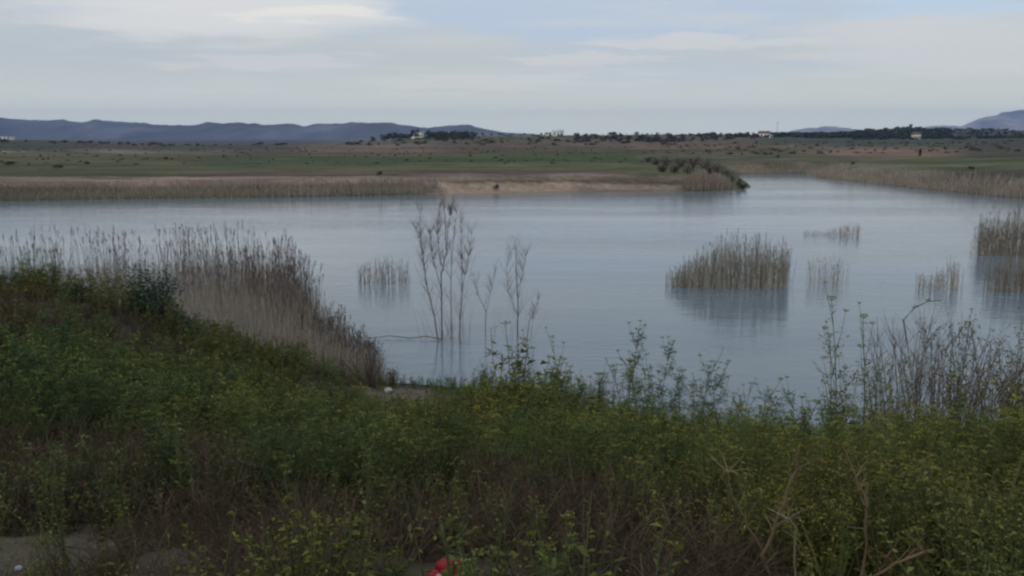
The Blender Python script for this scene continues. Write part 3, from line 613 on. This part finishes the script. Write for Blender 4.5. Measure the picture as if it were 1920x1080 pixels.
# ------------------------------------------------------------------ fennel plants over the water's edge, each a thing
def fennel_thing(h, nb, seed):
    random.seed(seed); st, fo, hs = fennel_parts(h, nb, .004); e = empty('fennel_plant'); e['category'] = 'fennel'
    link('stem', st.mesh('stem'), M_leaf, e); link('foliage', fo.mesh('foliage'), M_leaf, e)
    for g_ in hs: link('flower_head', g_.mesh('flower_head'), M_leaf, e)
    return e
FV = [fennel_thing(h, nb, s_) for h, nb, s_ in ((1.3, 5, 31), (1.4, 6, 32), (1.2, 4, 33), (1.35, 7, 34), (1.3, 3, 35))]
FVH = [1.3, 1.4, 1.2, 1.35, 1.3, 1.3]
_f = feather; feather = lambda g_, p, l, wd, n=11, c_=None: _f(g_, p, l * .8, wd * .8, 3)
FV.append(fennel_thing(1.3, 5, 36)); feather = _f       # a thin one, nearly without foliage
used = set()
def place_fennel(px, py, Y, label, group, k):
    top = at(px, py, Y); z = float(near_h(np.array([top[0]]), np.array([Y]))[0]); h = max(.35, top[2] - z); s_ = h / FVH[k]
    rz = random.Random(int(px * 7 + py)).uniform(0, 6.28); s3 = (min(s_, 1.25) , min(s_, 1.25), s_)
    if k not in used: e = FV[k]; used.add(k); e.location = (top[0], Y, z); e.rotation_euler = (0, 0, rz); e.scale = s3
    else: e = dup(FV[k], (top[0], Y, z), rz, s3)
    tag(e, label, 'fennel', group)
NAMED = [(1190,612,15,'tallest green fennel in the middle, its small dark heads against open water'),
 (1060,622,17,'slim lone fennel stem with one round green head right of the short crooked stem'),
 (1003,634,16,'fennel stem with a yellow-green tip directly below the short crooked stem'),
 (1495,738,11,'fennel with broad yellow umbels standing clear before the water, left of the purple bare shrubs'),
 (1570,742,11.5,'fennel with a yellowish flat head just right of the broad umbels'),
 (1240,640,15.5,'tall thin branching fennel beside the tallest one on its right'),
 (1325,668,15,'fennel with pale mixed heads midway between the tallest one and the broad umbels'),
 (1592,550,12,'very tall sparse fennel reaching highest at the left end of the purple shrubs'),
 (1640,575,12,'tall sparse fennel with forked top among the left purple bare stems'),
 (1575,625,12,'fennel with small dark clustered heads at the left of the purple bare shrubs'),
 (1810,600,12.5,'leafy green stalk rising among the purple bare stems near the right edge'),
 (1905,640,13,'green leafy stalk at the far right edge among bare stems')]
for i, (px, py, Y_, lab) in enumerate(NAMED): place_fennel(px, py, Y_, lab, 'fennel plants seen against the water', 5 if px > 1560 or px < 1080 else i % 5)
rr2 = random.Random(5)
ZN = [(985, 1050, 'below the lone upright sapling and the short crooked stem'), (1050, 1120, 'below the lone round-headed stem right of the saplings'), (1120, 1180, 'just left of the tallest middle fennel'), (1180, 1250, 'around the foot of the tallest middle fennel'),
      (1250, 1330, 'below the left half of the dense reed island'), (1330, 1410, 'below the right half of the dense reed island'), (1410, 1475, 'left of the broad yellow umbels'), (1475, 1545, 'around the broad yellow umbels'), (1545, 1625, 'left of the purple bare shrubs'), (1625, 1780, 'in front of the purple bare shrubs')]
def zone(zs, n, group, ybase, dy, Yr):
    for x0, x1, where in zs:
        it = []
        for i in range(n): px = x0 + (x1 - x0) * (i + rr2.random()) / n; it.append((px, float(np.interp(px, *ybase)) + rr2.uniform(*dy), rr2.uniform(*Yr)))
        tops = sorted(range(n), key=lambda i: it[i][1])
        for i, (px, py, Y_) in enumerate(it):
            lab = ('highest of the fennel stems ' if i == tops[0] else 'lowest of the fennel stems ' if i == tops[-1] else 'yellow-green fennel stem ') + where
            place_fennel(px, py, Y_, lab, group + ' ' + where, rr2.choice((0, 1, 2, 3, 4, 5, 5, 5)))
zone(ZN, 12, 'fennel', ([985, 1100, 1200, 1300, 1420, 1500, 1600, 1780], [705, 695, 675, 690, 735, 770, 765, 800]), (-20, 85), (10.5, 17.5))
zone([(380, 480, 'before the dark base of the left reed bed'), (480, 600, 'before the middle of the left reed bed'), (600, 700, 'left of the dry brown bush')], 9, 'low fennel', ([380, 450, 560, 700], [655, 640, 640, 700]), (-12, 45), (15, 20))

# ------------------------------------------------------------------ bare purple shrubs on the right
def bare_shrub(px, py, Y_, label, seed, n=9, spread=.28, leafy=0, c_=np.array([.135, .105, .11]), r=.011, h_=None, group='bare shrubs at the right bank', name='bare_shrub', leafc=GR):
    random.seed(seed); top = at(px, py, Y_); z = float(near_h(np.array([top[0]]), np.array([Y_]))[0]); h = h_ or max(.4, top[2] - z)
    e = empty(name, (top[0], Y_, z)); tag(e, label, 'shrub', group); g_ = Geo(); lf = Geo()
    n = int(n * 1.6); r = r * .95; spread *= 1.5; c_ = c_ * np.array([1.0, 1.02, .93])
    for i in range(n):
        a = rv(0, 6.28); s_ = rv(0, spread); pts = curve_pts((rv(-.26, .26), rv(-.26, .26), -.05), (math.cos(a) * s_, math.sin(a) * s_, 1), h * rv(.65, 1.05), 7, .07); g_.tube(pts, r * rv(.7, 1.2), r * .25, c_ * rv(.6, 1.4), 4)
        for j in range(11):
            k = random.randrange(2, 7); b_ = rv(0, 6.28); tp = curve_pts(pts[k], (math.cos(b_) * .6, math.sin(b_) * .6, 1), h * rv(.08, .25), 3, .15); g_.tube(tp, r * .35, r * .15, c_ * rv(.8, 1.5))
            for q_ in tp[1:]:
                for m_ in range(leafy): lf.leaf(q_ + np.array([rv(-.04, .04), rv(-.04, .04), rv(-.04, .04)]), (rv(-1, 1), rv(-1, 1), rv(-.3, 1)), rv(.04, .09), rv(.02, .04), leafc * rv(.6, 1.4), .1)
    link('branches', g_.mesh('branches'), M_bark, e)
    if leafy: link('leaves', lf.mesh('leaves'), M_leaf, e)
    return e
bare_shrub(1625, 640, 13, 'bare shrub at the left end of the purple stems, thin and grey', 51, 9, .45, 1, np.array([.15, .15, .13]), .007)
bare_shrub(1700, 600, 13.5, 'bare purple shrub second from the left, just below the arching twig', 52, 14, .2)
bare_shrub(1745, 575, 14, 'densest purple bare shrub in the middle of the right thicket', 53, 18, .17)
bare_shrub(1800, 590, 13.5, 'purple bare shrub right of the densest one, with a few green leaves at its top', 54, 14, .2, 1)
bare_shrub(1850, 620, 14, 'paler thin-stemmed bare shrub between the leafy topped one and the tall dark stem', 55, 14, .18, 0, np.array([.17, .14, .14]))
bare_shrub(1890, 560, 14, 'tall dark bare stem rising above the others near the right edge', 56, 6, .12, 1, np.array([.10, .08, .08]), .014)
bare_shrub(1925, 650, 12.5, 'brown leafy shrub cut by the right edge behind the green weeds', 57, 16, .35, 2, np.array([.12, .085, .06]), .009, leafc=np.array([.11, .08, .05]))
bare_shrub(1985, 620, 14, 'bare shrub just outside the right edge', 58, 12, .2)
bare_shrub(1670, 680, 12, 'low grey bare shrub in front of the second purple shrub', 59, 11, .3, 1, np.array([.14, .13, .12]), .006)
g_ = Geo(); P = [at(px, py, 13.3) for px, py in ((1700,640),(1694,600),(1715,577),(1740,565),(1765,563))]; g_.tube([p - P[0] for p in P], .012, .005, np.array([.09, .08, .07]), 4)
for q_ in P[2:4]:
    for m_ in range(5): g_.leaf(q_ - P[0], (rv(-1, 1), 0, rv(0, 1)), .07, .03, GR)
tag(link('arching_twig', g_.mesh('arching_twig'), M_bark, loc=P[0]), 'dark twig arching to the right over the water above the purple shrubs', 'twig')
# bushes on the left bank
def bush(px, py, Y_, w_, h_, label, seed, leafc, n=1500, name='bush', ll=.09, group=None, z=None, tall=1.0, stemc=np.array([.07, .06, .05])):
    random.seed(seed); top = at(px, py, Y_); zz = float(height(np.array([top[0]]), np.array([Y_]))[0]) if z is None else z
    e = empty(name, (top[0], Y_, zz)); tag(e, label, 'bush', group); br, lf = Geo(), Geo(); cl = []
    for i in range(13):
        a = rv(0, 6.28); r_ = rv(.1, 1); pts = curve_pts((0, 0, -.1), (math.cos(a) * r_ * w_ * .5, math.sin(a) * r_ * w_ * .5, h_ * rv(.5, 1)), h_ * rv(.75, 1.0), 5, .12); br.tube(pts, .02 * h_, .005 * h_, stemc, 4); cl += pts[2:]
    for i in range(n):
        q_ = random.choice(cl); s_ = .13 * h_; p = q_ + np.array([random.gauss(0, s_), random.gauss(0, s_), random.gauss(0, s_)]); p[2] = max(p[2], .02)
        lf.leaf(p, (rv(-1, 1), rv(-1, 1), rv(-.3, 1)), ll * rv(.6, 1.3), ll * .45, leafc * rv(.5, 1.5), .1)
    link('branches', br.mesh('branches'), M_bark, e); link('leaves', lf.mesh('leaves'), M_leaf, e); return e
bush(278, 500, 17.6, 1.3, 1.15, 'dark blue-green bush on the crest of the left bank before the reed bed', 61, np.array([.038, .07, .06]), 2200)
bush(345, 545, 18.2, .7, .6, 'small paler blue-green bush right of the dark one on the left bank crest', 62, np.array([.065, .105, .085]), 900)
bush(150, 500, 17.5, .9, .5, 'low dark green bush left of the blue-green one on the bank crest', 63, np.array([.04, .065, .05]), 800)
bush(50, 478, 17, 1.6, .6, 'rounded mid-green bush on top of the bank at the far left', 64, np.array([.06, .085, .035]), 1500)
bush(690, 668, 25.3, 1.7, 1.3, 'dry dark brown bush at the water edge beside the white stone', 65, np.array([.095, .07, .06]), 1500, ll=.05)
bush(735, 690, 26, .35, .7, 'narrow rusty brown dead plant just right of the dry brown bush', 66, np.array([.16, .075, .05]), 260, ll=.07)
bush(100, 612, 11, .35, .4, 'small reddish withered weed on the brown left slope', 67, np.array([.13, .05, .05]), 220, ll=.05)

# ------------------------------------------------------------------ dry pale stalks in the lower right, one thing each
def stalk(paths, Y_, label, seed, c_=np.array([.24, .185, .12]), r=.0075):
    random.seed(seed); P0 = at(*paths[0][0], Y_); z = float(near_h(np.array([P0[0]]), np.array([Y_]))[0]); e = empty('dry_stalk', (P0[0], Y_, z)); tag(e, label, 'dry stalk', 'dry pale stalks in the lower right weeds')
    for m_, path in enumerate(paths):
        g_ = Geo(); P = [at(px, py, Y_ - .08 * i) - np.array([P0[0], Y_, z]) for i, (px, py) in enumerate(path)]
        if m_ == 0: P = [np.array([P[0][0] + rv(-.03, .03), .05, -.05])] + P
        fine = []
        for i in range(len(P) - 1):
            for t_ in (0, .5): fine.append(P[i] * (1 - t_) + P[i + 1] * t_ + np.array([rv(-.008, .008), rv(-.008, .008), 0]))
        fine.append(P[-1]); rr_ = r * (1 if m_ == 0 else .65); g_.tube(fine, rr_, rr_ * .55, c_ * rv(.85, 1.15), 5)
        for j in range(5): g_.tube(curve_pts(fine[random.randrange(1, len(fine))], (rv(-1, 1), rv(-.5, .5), rv(.2, 1)), .09, 2, .3), rr_ * .4, .001, c_)
        link('stem' if m_ == 0 else 'branch', g_.mesh('stem'), M_dry, e)
stalk([[(1440,1075),(1430,1040),(1448,1000),(1462,960),(1480,920),(1492,880),(1498,842)], [(1430,1040),(1412,1005),(1392,970),(1372,930),(1365,885)], [(1452,990),(1475,975)]], 3.45, 'tall forked tan stalk, the most crooked of the pale ones in the lower right', 71, r=.0085)
stalk([[(1618,1078),(1622,1020),(1624,960),(1627,905)], [(1622,960),(1612,920),(1596,870),(1578,832)]], 3.5, 'upright reddish tan stalk splitting in a V right of the crooked one', 72, r=.0075)
stalk([[(1640,1080),(1680,1058),(1715,1043),(1755,1030)], [(1655,1070),(1660,1045)]], 3.3, 'low slanting brown stalk pointing right at the bottom right', 73, np.array([.2, .135, .095]), .008)
stalk([[(1490,1078),(1491,1030),(1490,985),(1478,972)]], 3.35, 'thin short stalk with a bleached white tip beside the crooked one', 74, np.array([.32, .28, .22]), .005)
for i, (px, py, pb, Y_) in enumerate([(416, 690, 790, 12), (425, 700, 780, 12.4), (225, 870, 930, 5.5), (150, 815, 890, 6)]):
    g_ = Geo(); a = at(px, py, Y_); b_ = at(px + (8 if i < 3 else 45), pb, Y_); z = float(near_h(np.array([b_[0]]), np.array([Y_]))[0]); bb = np.array([b_[0], Y_, min(z, b_[2])]); m_ = (a + bb) / 2 + np.array([-.02, 0, .03])
    g_.tube([bb - bb, m_ - bb, a - bb], .006, .003, (TAN * .8 if i < 3 else GR * 1.6), 4)
    for j in range(6): g_.leaf(a - bb - np.array([0, 0, .03 * j]), (rv(-1, 1), rv(-1, 1), 1), .05, .015, TAN * .8)
    tag(link('grass_stem', g_.mesh('grass_stem'), M_dry, loc=bb), ['pale bleached grass stem standing mid-left above the green weeds', 'shorter pale stem close right of the bleached one at mid-left', 'short pale stem at the left above the dark brown brush', 'green slanting blade at the left edge of the dark brown brush'][i], 'grass stem')

# ------------------------------------------------------------------ stones and litter
def stone(px, py, r, label, c_, seed):
    x_, y_, z_ = gpt(px, py); g_ = rock_geo(r, c_, 3, .7, seed); tag(link('stone', g_.mesh('stone', True), M_ground, loc=(x_, y_, z_ + r * .3)), label, 'stone')
stone(728, 735, .13, 'white stone beside the dry brown bush at the water edge', (.34, .33, .3), 1)
stone(648, 806, .09, 'small pale stone among the weeds below the bare earth patch', (.42, .4, .42), 2)
stone(36, 1072, .018, 'pale bluish pebble at the bottom left corner on bare earth', (.3, .34, .4), 3)
def bag():
    import bmesh
    bx, by, bz_ = gpt(844, 1096)
    e = empty('plastic_bag', (bx, by, bz_ + .03)); tag(e, 'crumpled red plastic bag with a white patch lying at the bottom edge', 'plastic bag')
    for nm, rgb, r, off, sd_ in (('body', (.24, .005, .012), .062, (0, 0, .03), 5), ('handle', (.26, .005, .012), .042, (-.055, -.035, .005), 8), ('white_patch', (.35, .35, .38), .016, (-.045, -.055, .02), 11)):
        bm = bmesh.new(); bmesh.ops.create_icosphere(bm, subdivisions=4, radius=r); rr_ = random.Random(sd_); offs = [(Vector((rr_.uniform(-1, 1), rr_.uniform(-1, 1), rr_.uniform(-1, 1))).normalized(), rr_.uniform(3, 9), rr_.uniform(0, 6)) for i in range(9)]
        for v in bm.verts:
            n = v.co.normalized(); k = sum(abs(math.sin(n.dot(o) * f_ * .45 + p_)) for o, f_, p_ in offs) / 9; v.co = v.co * (.8 + .4 * k) + Vector(off); v.co.z = (v.co.z - off[2]) * .7 + off[2]
        me = bpy.data.meshes.new(nm); bm.to_mesh(me); bm.free(); me.polygons.foreach_set('use_smooth', [True] * len(me.polygons)); m = mat_plain('plastic_' + nm, rgb, .5, 30, .15, .3); link(nm, me, m, e)
bag()

# ------------------------------------------------------------------ far bank: shrubs, trees, houses
def tree_proto(h, w_, seed, c_, kind='round', n=420):
    random.seed(seed); e = empty('tree'); tr, cr = Geo(), Geo(); th = h * (.34 if kind == 'round' else .15); tr.tube([(0, 0, -.3), (rv(-.1, .1), 0, th), (rv(-.2, .2), rv(-.2, .2), h * .8)], .035 * h, .01 * h, np.array([.07, .06, .05]), 5)
    cl = []
    for i in range(9):
        a = rv(0, 6.28); rr_ = math.sqrt(rv(0, 1)) * w_ * .5; zc = rv(th, h * .92)
        if kind == 'cone': rr_ *= (1.15 - zc / h)
        q_ = np.array([math.cos(a) * rr_ * .75, math.sin(a) * rr_ * .75, zc]); cl.append((q_, rv(.14, .24) * w_)); tr.tube([(0, 0, th * .8), q_], .012 * h, .004 * h, np.array([.07, .06, .05]), 3)
    for i in range(n):
        q_, s_ = random.choice(cl); d = np.array([random.gauss(0, 1), random.gauss(0, 1), random.gauss(0, .8)]); d /= np.linalg.norm(d) + .01; p = q_ + d * s_ * rv(.6, 1.1)
        cr.leaf(p, (rv(-1, 1), rv(-1, 1), rv(-1, 1)), h * .13, h * .09, c_ * rv(.5, 1.5), 0)
    link('trunk', tr.mesh('trunk'), M_bark, e); link('crown', cr.mesh('crown'), M_leaf, e); return e
ORDW = ['first', 'second', 'third', 'fourth', 'fifth', 'sixth', 'seventh', 'eighth', 'ninth', 'tenth', 'eleventh', 'twelfth', 'thirteenth']
def oth(i): return ORDW[i] + ' from left '
DG = np.array([.034, .048, .034])
TP = [(tree_proto(5, 4.2, 81, DG), 5), (tree_proto(5, 5.5, 82, DG * 1.15), 5), (tree_proto(6, 3.2, 83, DG, 'cone'), 6), (tree_proto(4, 4.4, 84, DG * 1.3), 4), (tree_proto(3, 3.4, 85, np.array([.05, .05, .035])), 3)]
tu = set()
def tree(px, pbase, ptop, D, k, label, group=None, wide=1.0, cat='tree', name=None, sink=0):
    P = at(px, pbase, D); z = float(height(np.array([P[0]]), np.array([P[1]]))[0]); h = max(.8, (HC - (ptop - 250) / F * D) - z) if ptop is not None else 3
    s_ = h / TP[k][1]; s3 = (s_ * wide, s_ * wide, s_)
    if k not in tu: e = TP[k][0]; tu.add(k); e.location = (P[0], P[1], z); e.scale = s3
    else: e = dup(TP[k][0], (P[0], P[1], z), random.Random(int(px * 3)).uniform(0, 6.28), s3)
    if name: e.name = name
    tag(e, label, cat, group)
GA = 'dark trees around the white house'
for i, (px, pt, k, wd) in enumerate(((700, 262, 0, .8), (722, 256, 1, 1), (735, 255, 0, 1), (748, 254, 1, .9), (758, 257, 0, .8), (766, 256, 1, 1), (778, 249, 0, .9))):
    tree(px, 268, pt - 5, 610, k, oth(i) + 'of the dark trees left of the white hill house', GA, wd * 1.5)
for i, px in enumerate(range(802, 895, 8)): tree(px, 262, 245.5 + (i % 3) * 1.3, 632 - 8 * (i % 2), (0, 1, 3, 1)[i % 4], oth(i) + 'in the close dark tree row right of the white house', 'dark tree row right of the white house', 1.5)
for i, px in enumerate(range(806, 892, 10)): tree(px, 264, 250 + (i % 3) * 1.2, 598 - 6 * (i % 2), (1, 0, 3)[i % 3], oth(i) + 'in the middle tree row right of the white house', 'middle tree row right of the white house', 1.6)
for i, px in enumerate(range(800, 880, 16)): tree(px + i % 2 * 4, 266, 255 + (i % 2) * 2, 566, (3, 1)[i % 2], oth(i) + 'in the sparse front tree row right of the white house', 'front tree row right of the white house', 1.6)
for i, px in enumerate(range(905, 1050, 13)): tree(px + (i % 3) * 3, 258, 249.5 + (i % 2) * 1.2, 645, 3, oth(i) + 'of the low trees before the blue-roofed house', 'low tree row in the centre', 1.3)
for i, (px, pt, k) in enumerate(((1130, 251, 0), (1143, 248, 1), (1152, 247, 1), (1162, 249, 0))): tree(px, 255, pt, 640, k, oth(i) + 'in the tight tree clump right of the blue-roofed house', 'tight clump on the ridge', 1.1)
for i, (px, pt, k) in enumerate(((1175, 251, 3), (1189, 250, 3), (1204, 250, 3), (1222, 250, 0), (1236, 249, 0), (1243, 250, 1))): tree(px, 255, pt, 645, k, oth(i) + 'of the ridge trees just after the tight clump', 'ridge row after the clump', .9)
for i, px in enumerate([1253,1268,1284,1299,1310,1316,1330,1340,1352,1358,1368,1378,1390]): tree(px, 256, 249 + (i * 7 % 4) * .9, 640, (3, 0, 3, 2)[i % 4], oth(i) + 'of the evenly spaced small trees on the ridge skyline', 'evenly spaced skyline row', 1.05)
for i, px in enumerate([1402,1412,1428,1447,1462,1470,1487,1498]): tree(px, 254, 247.5 + (i % 3) * 1.1, 800, (0, 1)[i % 2], oth(i) + 'of the dark skyline trees near the utility pole', 'skyline trees near the pole', .9)
tree(1708, 242, 233, 1090, 1, 'single dark tree on top of the dark green hill at the right', None, 1.1)
for i, (px, py, pt, D, k, wd, lab) in enumerate([(1725, 300, 278, 215, 2, .9, 'dark pointed tree in the fields below the small pinkish house'), (1458, 308, 296, 215, 3, 1.5, 'dark wide shrub at the head of the inlet'),
    (1598, 318, 306, 165, 3, .9, 'dark shrub on the right shore above the pale bank'), (1820, 334, 318, 140, 3, 1.2, 'very dark shrub behind the right shore reeds'), (78, 312, 303, 220, 3, 1.0, 'small dark green shrub in the far left field'),
    (165, 328, 318, 170, 3, 1.3, 'dark green rounded shrub in the left field near the shore'), (312, 322, 303, 200, 3, 1.3, 'broad dark green bush at the left end of the green field'), (110, 332, 324, 150, 3, 2.0, 'low bright bush left of the dark rounded shrub'),
    (20, 328, 312, 170, 4, 3.0, 'dark brown thicket at the far left of the opposite shore'), (1906, 300, 280, 230, 4, 2.2, 'olive coloured bush on the right slope near the edge'), (712, 346, 336, 125, 4, 1.0, 'tiny dark bush on the sandy strip behind the far reeds'),
    (930, 350, 343, 122, 4, .9, 'tiny bush on the pink sandy beach')]):
    tree(px, py, pt, D, k, lab, None, wd, 'shrub', 'shrub')
random.seed(90)
TH = [(1228,318,296,170),(1250,322,290,165),(1275,326,292,160),(1300,328,291,158),(1322,330,294,155),(1345,332,298,150),(1362,336,306,146),(1240,338,318,140),(1265,342,320,138),(1290,346,322,134),(1330,345,320,136),(1215,306,292,190)]
for i, (px, py, pt, D) in enumerate(TH):
    P = at(px, py, D); h = max(1.2, HC - (pt - 250) / F * D - 1.9)
    bush(px, py, D, h * 2.0, h, (oth(i) + 'of the tall brown bushes in the thicket on the point' if i < 7 else oth(i - 7) + 'of the low bushes at the front of the thicket' if i < 11 else 'outlying brown bush left of and behind the thicket on the point'), 91 + i, (np.array([.12, .088, .082]) if i % 3 or i < 5 else np.array([.045, .07, .04])) , 900, 'thicket_bush', .2, 'bushes in the thicket on the point', None)
for i in range(3): bush(1372 + i * 11, 345 + i * 2, 134 - i * 2, 2.0, 1.5 - i * .3, oth(i) + 'of the three green bushes at the tip of the point', 120 + i, np.array([.04, .075, .03]), 360, 'point_bush', .22, 'green bushes at the tip of the point')
# orchards on the far hills: rows of small trees that read as one mass
def mass(n, pxr, Dr, c_, hs, seed, rows=None):
    rg = np.random.default_rng(seed); p = rg.uniform(*pxr, n); D = rg.uniform(*Dr, n)
    if rows: D = Dr[0] + np.round((D - Dr[0]) / rows) * rows + rg.normal(0, 1, n)
    x = (p - 960) / F * cp * D; z = height(x, D); v, f, cc = T_or; 
    return merge([T_or], np.c_[x, D, z], rg.uniform(0, 6, n), np.c_[rg.uniform(.5, 2.2, n) * hs, rg.uniform(.4, 1.2, n) * hs], np.ones((n, 3)) * np.array(c_) * rg.uniform(.6, 1.4, (n, 1)), None, rg)
random.seed(5); og = Geo()
for i in range(60):
    d = np.array([random.gauss(0, 1), random.gauss(0, 1), abs(random.gauss(0, .8))]); d /= np.linalg.norm(d); og.leaf(d * .5 * rv(.6, 1.1) + np.array([0, 0, .3]), (rv(-1, 1), rv(-1, 1), rv(-1, 1)), .4, .3, np.array([1, 1, 1.]) * rv(.6, 1.3), 0)
og.tube([(0, 0, -.1), (0, 0, .5)], .05, .03, (.8, .7, .6)); T_or = og.arr()
ch = [mass(800, (1440, 1780), (700, 930), (.035, .055, .042), 2.6, 1, 24), mass(650, (1600, 2150), (600, 1060), (.04, .047, .042), 2.2, 2)]
stuff('orchard', ch, M_leaf, 'dark green orchard rows covering the low hill at the right', 'orchard')
stuff('scrubland', [mass(70, (-500, 560), (420, 560), (.075, .075, .06), 1.6, 3), mass(170, (600, 1420), (480, 640), (.10, .085, .065), 1.7, 4, 30), mass(160, (1080, 1440), (560, 640), (.075, .065, .05), 2.2, 5, 20), mass(170, (1250, 1900), (230, 420), (.12, .105, .075), .8, 6), mass(420, (-200, 1300), (170, 420), (.075, .09, .045), .4, 7)], M_leaf, 'scattered low scrub and bushes over the far fields', 'scrub')
# houses
def box(g_, x0, x1, y0, y1, z0, z1):
    v = [(x, y, z) for z in (z0, z1) for y in (y0, y1) for x in (x0, x1)]; g_.add(v, [(0,2,1),(1,2,3),(4,5,6),(5,7,6),(0,1,4),(1,5,4),(2,6,3),(3,6,7),(0,4,2),(2,4,6),(1,3,5),(3,7,5)], (1, 1, 1))
M_white = mat_plain('whitewash', (.72, .7, .66), .8, 2, .1); M_pink = mat_plain('pink_render', (.6, .52, .48), .8, 2, .1); M_tile = mat_plain('roof_tiles', (.15, .105, .085), .8, 3, .3)
M_blue = mat_plain('pale_blue_roof', (.5, .6, .68), .6, 2, .1); M_dark = mat_plain('window_dark', (.03, .03, .035), .2, 3, .1); M_wood = mat_plain('weathered_wood', (.1, .085, .07), .8, 8, .3)
def house(px, py, D, W, Dp, H_, roof, label, wall, roofm, nwin=3, name='house', porch=False, rz=0):
    P = at(px, py, D); z = float(height(np.array([P[0]]), np.array([P[1]]))[0]); z = max(z, P[2] - .3); e = empty(name, (P[0], P[1], z - .3), rz); tag(e, label, 'house')
    g_ = Geo(); box(g_, -W / 2, W / 2, -Dp / 2, Dp / 2, -1, H_); link('wall', g_.mesh('wall'), wall, e)
    g_ = Geo(); ov = .35
    if roof == 'gable':
        a, b_ = W / 2 + ov, Dp / 2 + ov; r_ = H_ + Dp * .32; v = [(-a, -b_, H_), (a, -b_, H_), (a, b_, H_), (-a, b_, H_), (-a, 0, r_), (a, 0, r_)]
        g_.add(v, [(0,1,5),(0,5,4),(2,3,4),(2,4,5),(0,4,3),(1,2,5),(0,3,2),(0,2,1)], (1, 1, 1))
    else: box(g_, -W / 2 - ov, W / 2 + ov, -Dp / 2 - ov, Dp / 2 + ov, H_ + .003, H_ + .35)
    link('roof', g_.mesh('roof'), roofm, e)
    for i in range(nwin):
        x_ = -W / 2 + W * (i + .5) / nwin; g_ = Geo()
        if i == nwin // 2: box(g_, x_ - .5, x_ + .5, -Dp / 2 - .05, -Dp / 2 + .05, 0, 2.1); link('door', g_.mesh('door'), M_dark, e)
        else: box(g_, x_ - .55, x_ + .55, -Dp / 2 - .05, -Dp / 2 + .05, 1, 2.2); link('window', g_.mesh('window'), M_dark, e)
    if porch:
        g_ = Geo(); box(g_, -W / 2 - 1.6, W / 2 + 1.6, -Dp / 2 - 2.6, -Dp / 2 - .01, -1, .9); link('terrace', g_.mesh('terrace'), wall, e)
house(785, 264, 630, 6.5, 6, 3.6, 'flat', 'white house with a terrace on the low hill among dark trees', M_white, M_white, 3, porch=True)
house(1046, 267, 640, 7.5, 6, 2.8, 'gable', 'pale house with a light blue roof near the centre of the ridge', M_white, M_blue, 3)
house(1028, 267, 645, 4, 4, 2.3, 'flat', 'small whitish shed left of the blue-roofed house', M_white, M_white, 2, 'shed')
house(1716, 278, 640, 5, 5, 3.6, 'gable', 'small pinkish white house above the fields at the right', M_pink, M_tile, 3)
house(1432, 268, 630, 7, 5, 2.8, 'gable', 'brown-roofed white farmhouse where the ridge row meets the dark hill', M_white, M_tile, 3)
house(1442, 277, 600, 3.2, 3, 1.8, 'flat', 'low white hut just below the brown-roofed farmhouse', M_white, M_white, 2, 'hut')
house(10, 268, 640, 11, 6, 2.2, 'flat', 'long low pale building at the far left edge', M_white, M_white, 4, 'farm_building')
P = at(1457, 252, 760); g_ = Geo(); zt = HC + 21 / F * 760; zg = float(height(np.array([P[0]]), np.array([P[1]]))[0]); e = empty('utility_pole', (P[0], P[1], zg)); tag(e, 'thin utility pole with a crossarm on the skyline', 'pole')
g_.tube([(0, 0, -1), (0, 0, zt - zg)], .16, .1, (1, 1, 1), 6); link('pole', g_.mesh('pole'), M_wood, e); g_ = Geo(); box(g_, -1.2, 1.2, -.08, .08, zt - zg - 1.2, zt - zg - 1.0); link('crossarm', g_.mesh('crossarm'), M_wood, e)

# ------------------------------------------------------------------ haze: one closed box of even pale air
g_ = Geo(); box(g_, -8000, 8000, -9550, 9550, -26, 232); me = g_.mesh('haze'); m = bpy.data.materials.new('haze_air'); m.use_nodes = True; t = m.node_tree; t.nodes.clear()
o_ = t.nodes.new('ShaderNodeOutputMaterial'); v_ = t.nodes.new('ShaderNodeVolumePrincipled'); v_.inputs['Density'].default_value = 0.85e-4; v_.inputs['Color'].default_value = (.42, .60, 1, 1); t.links.new(v_.outputs[0], o_.inputs['Volume'])
tag(link('haze', me, m), 'thin bluish air over the lake and hills', 'haze', kind='stuff')
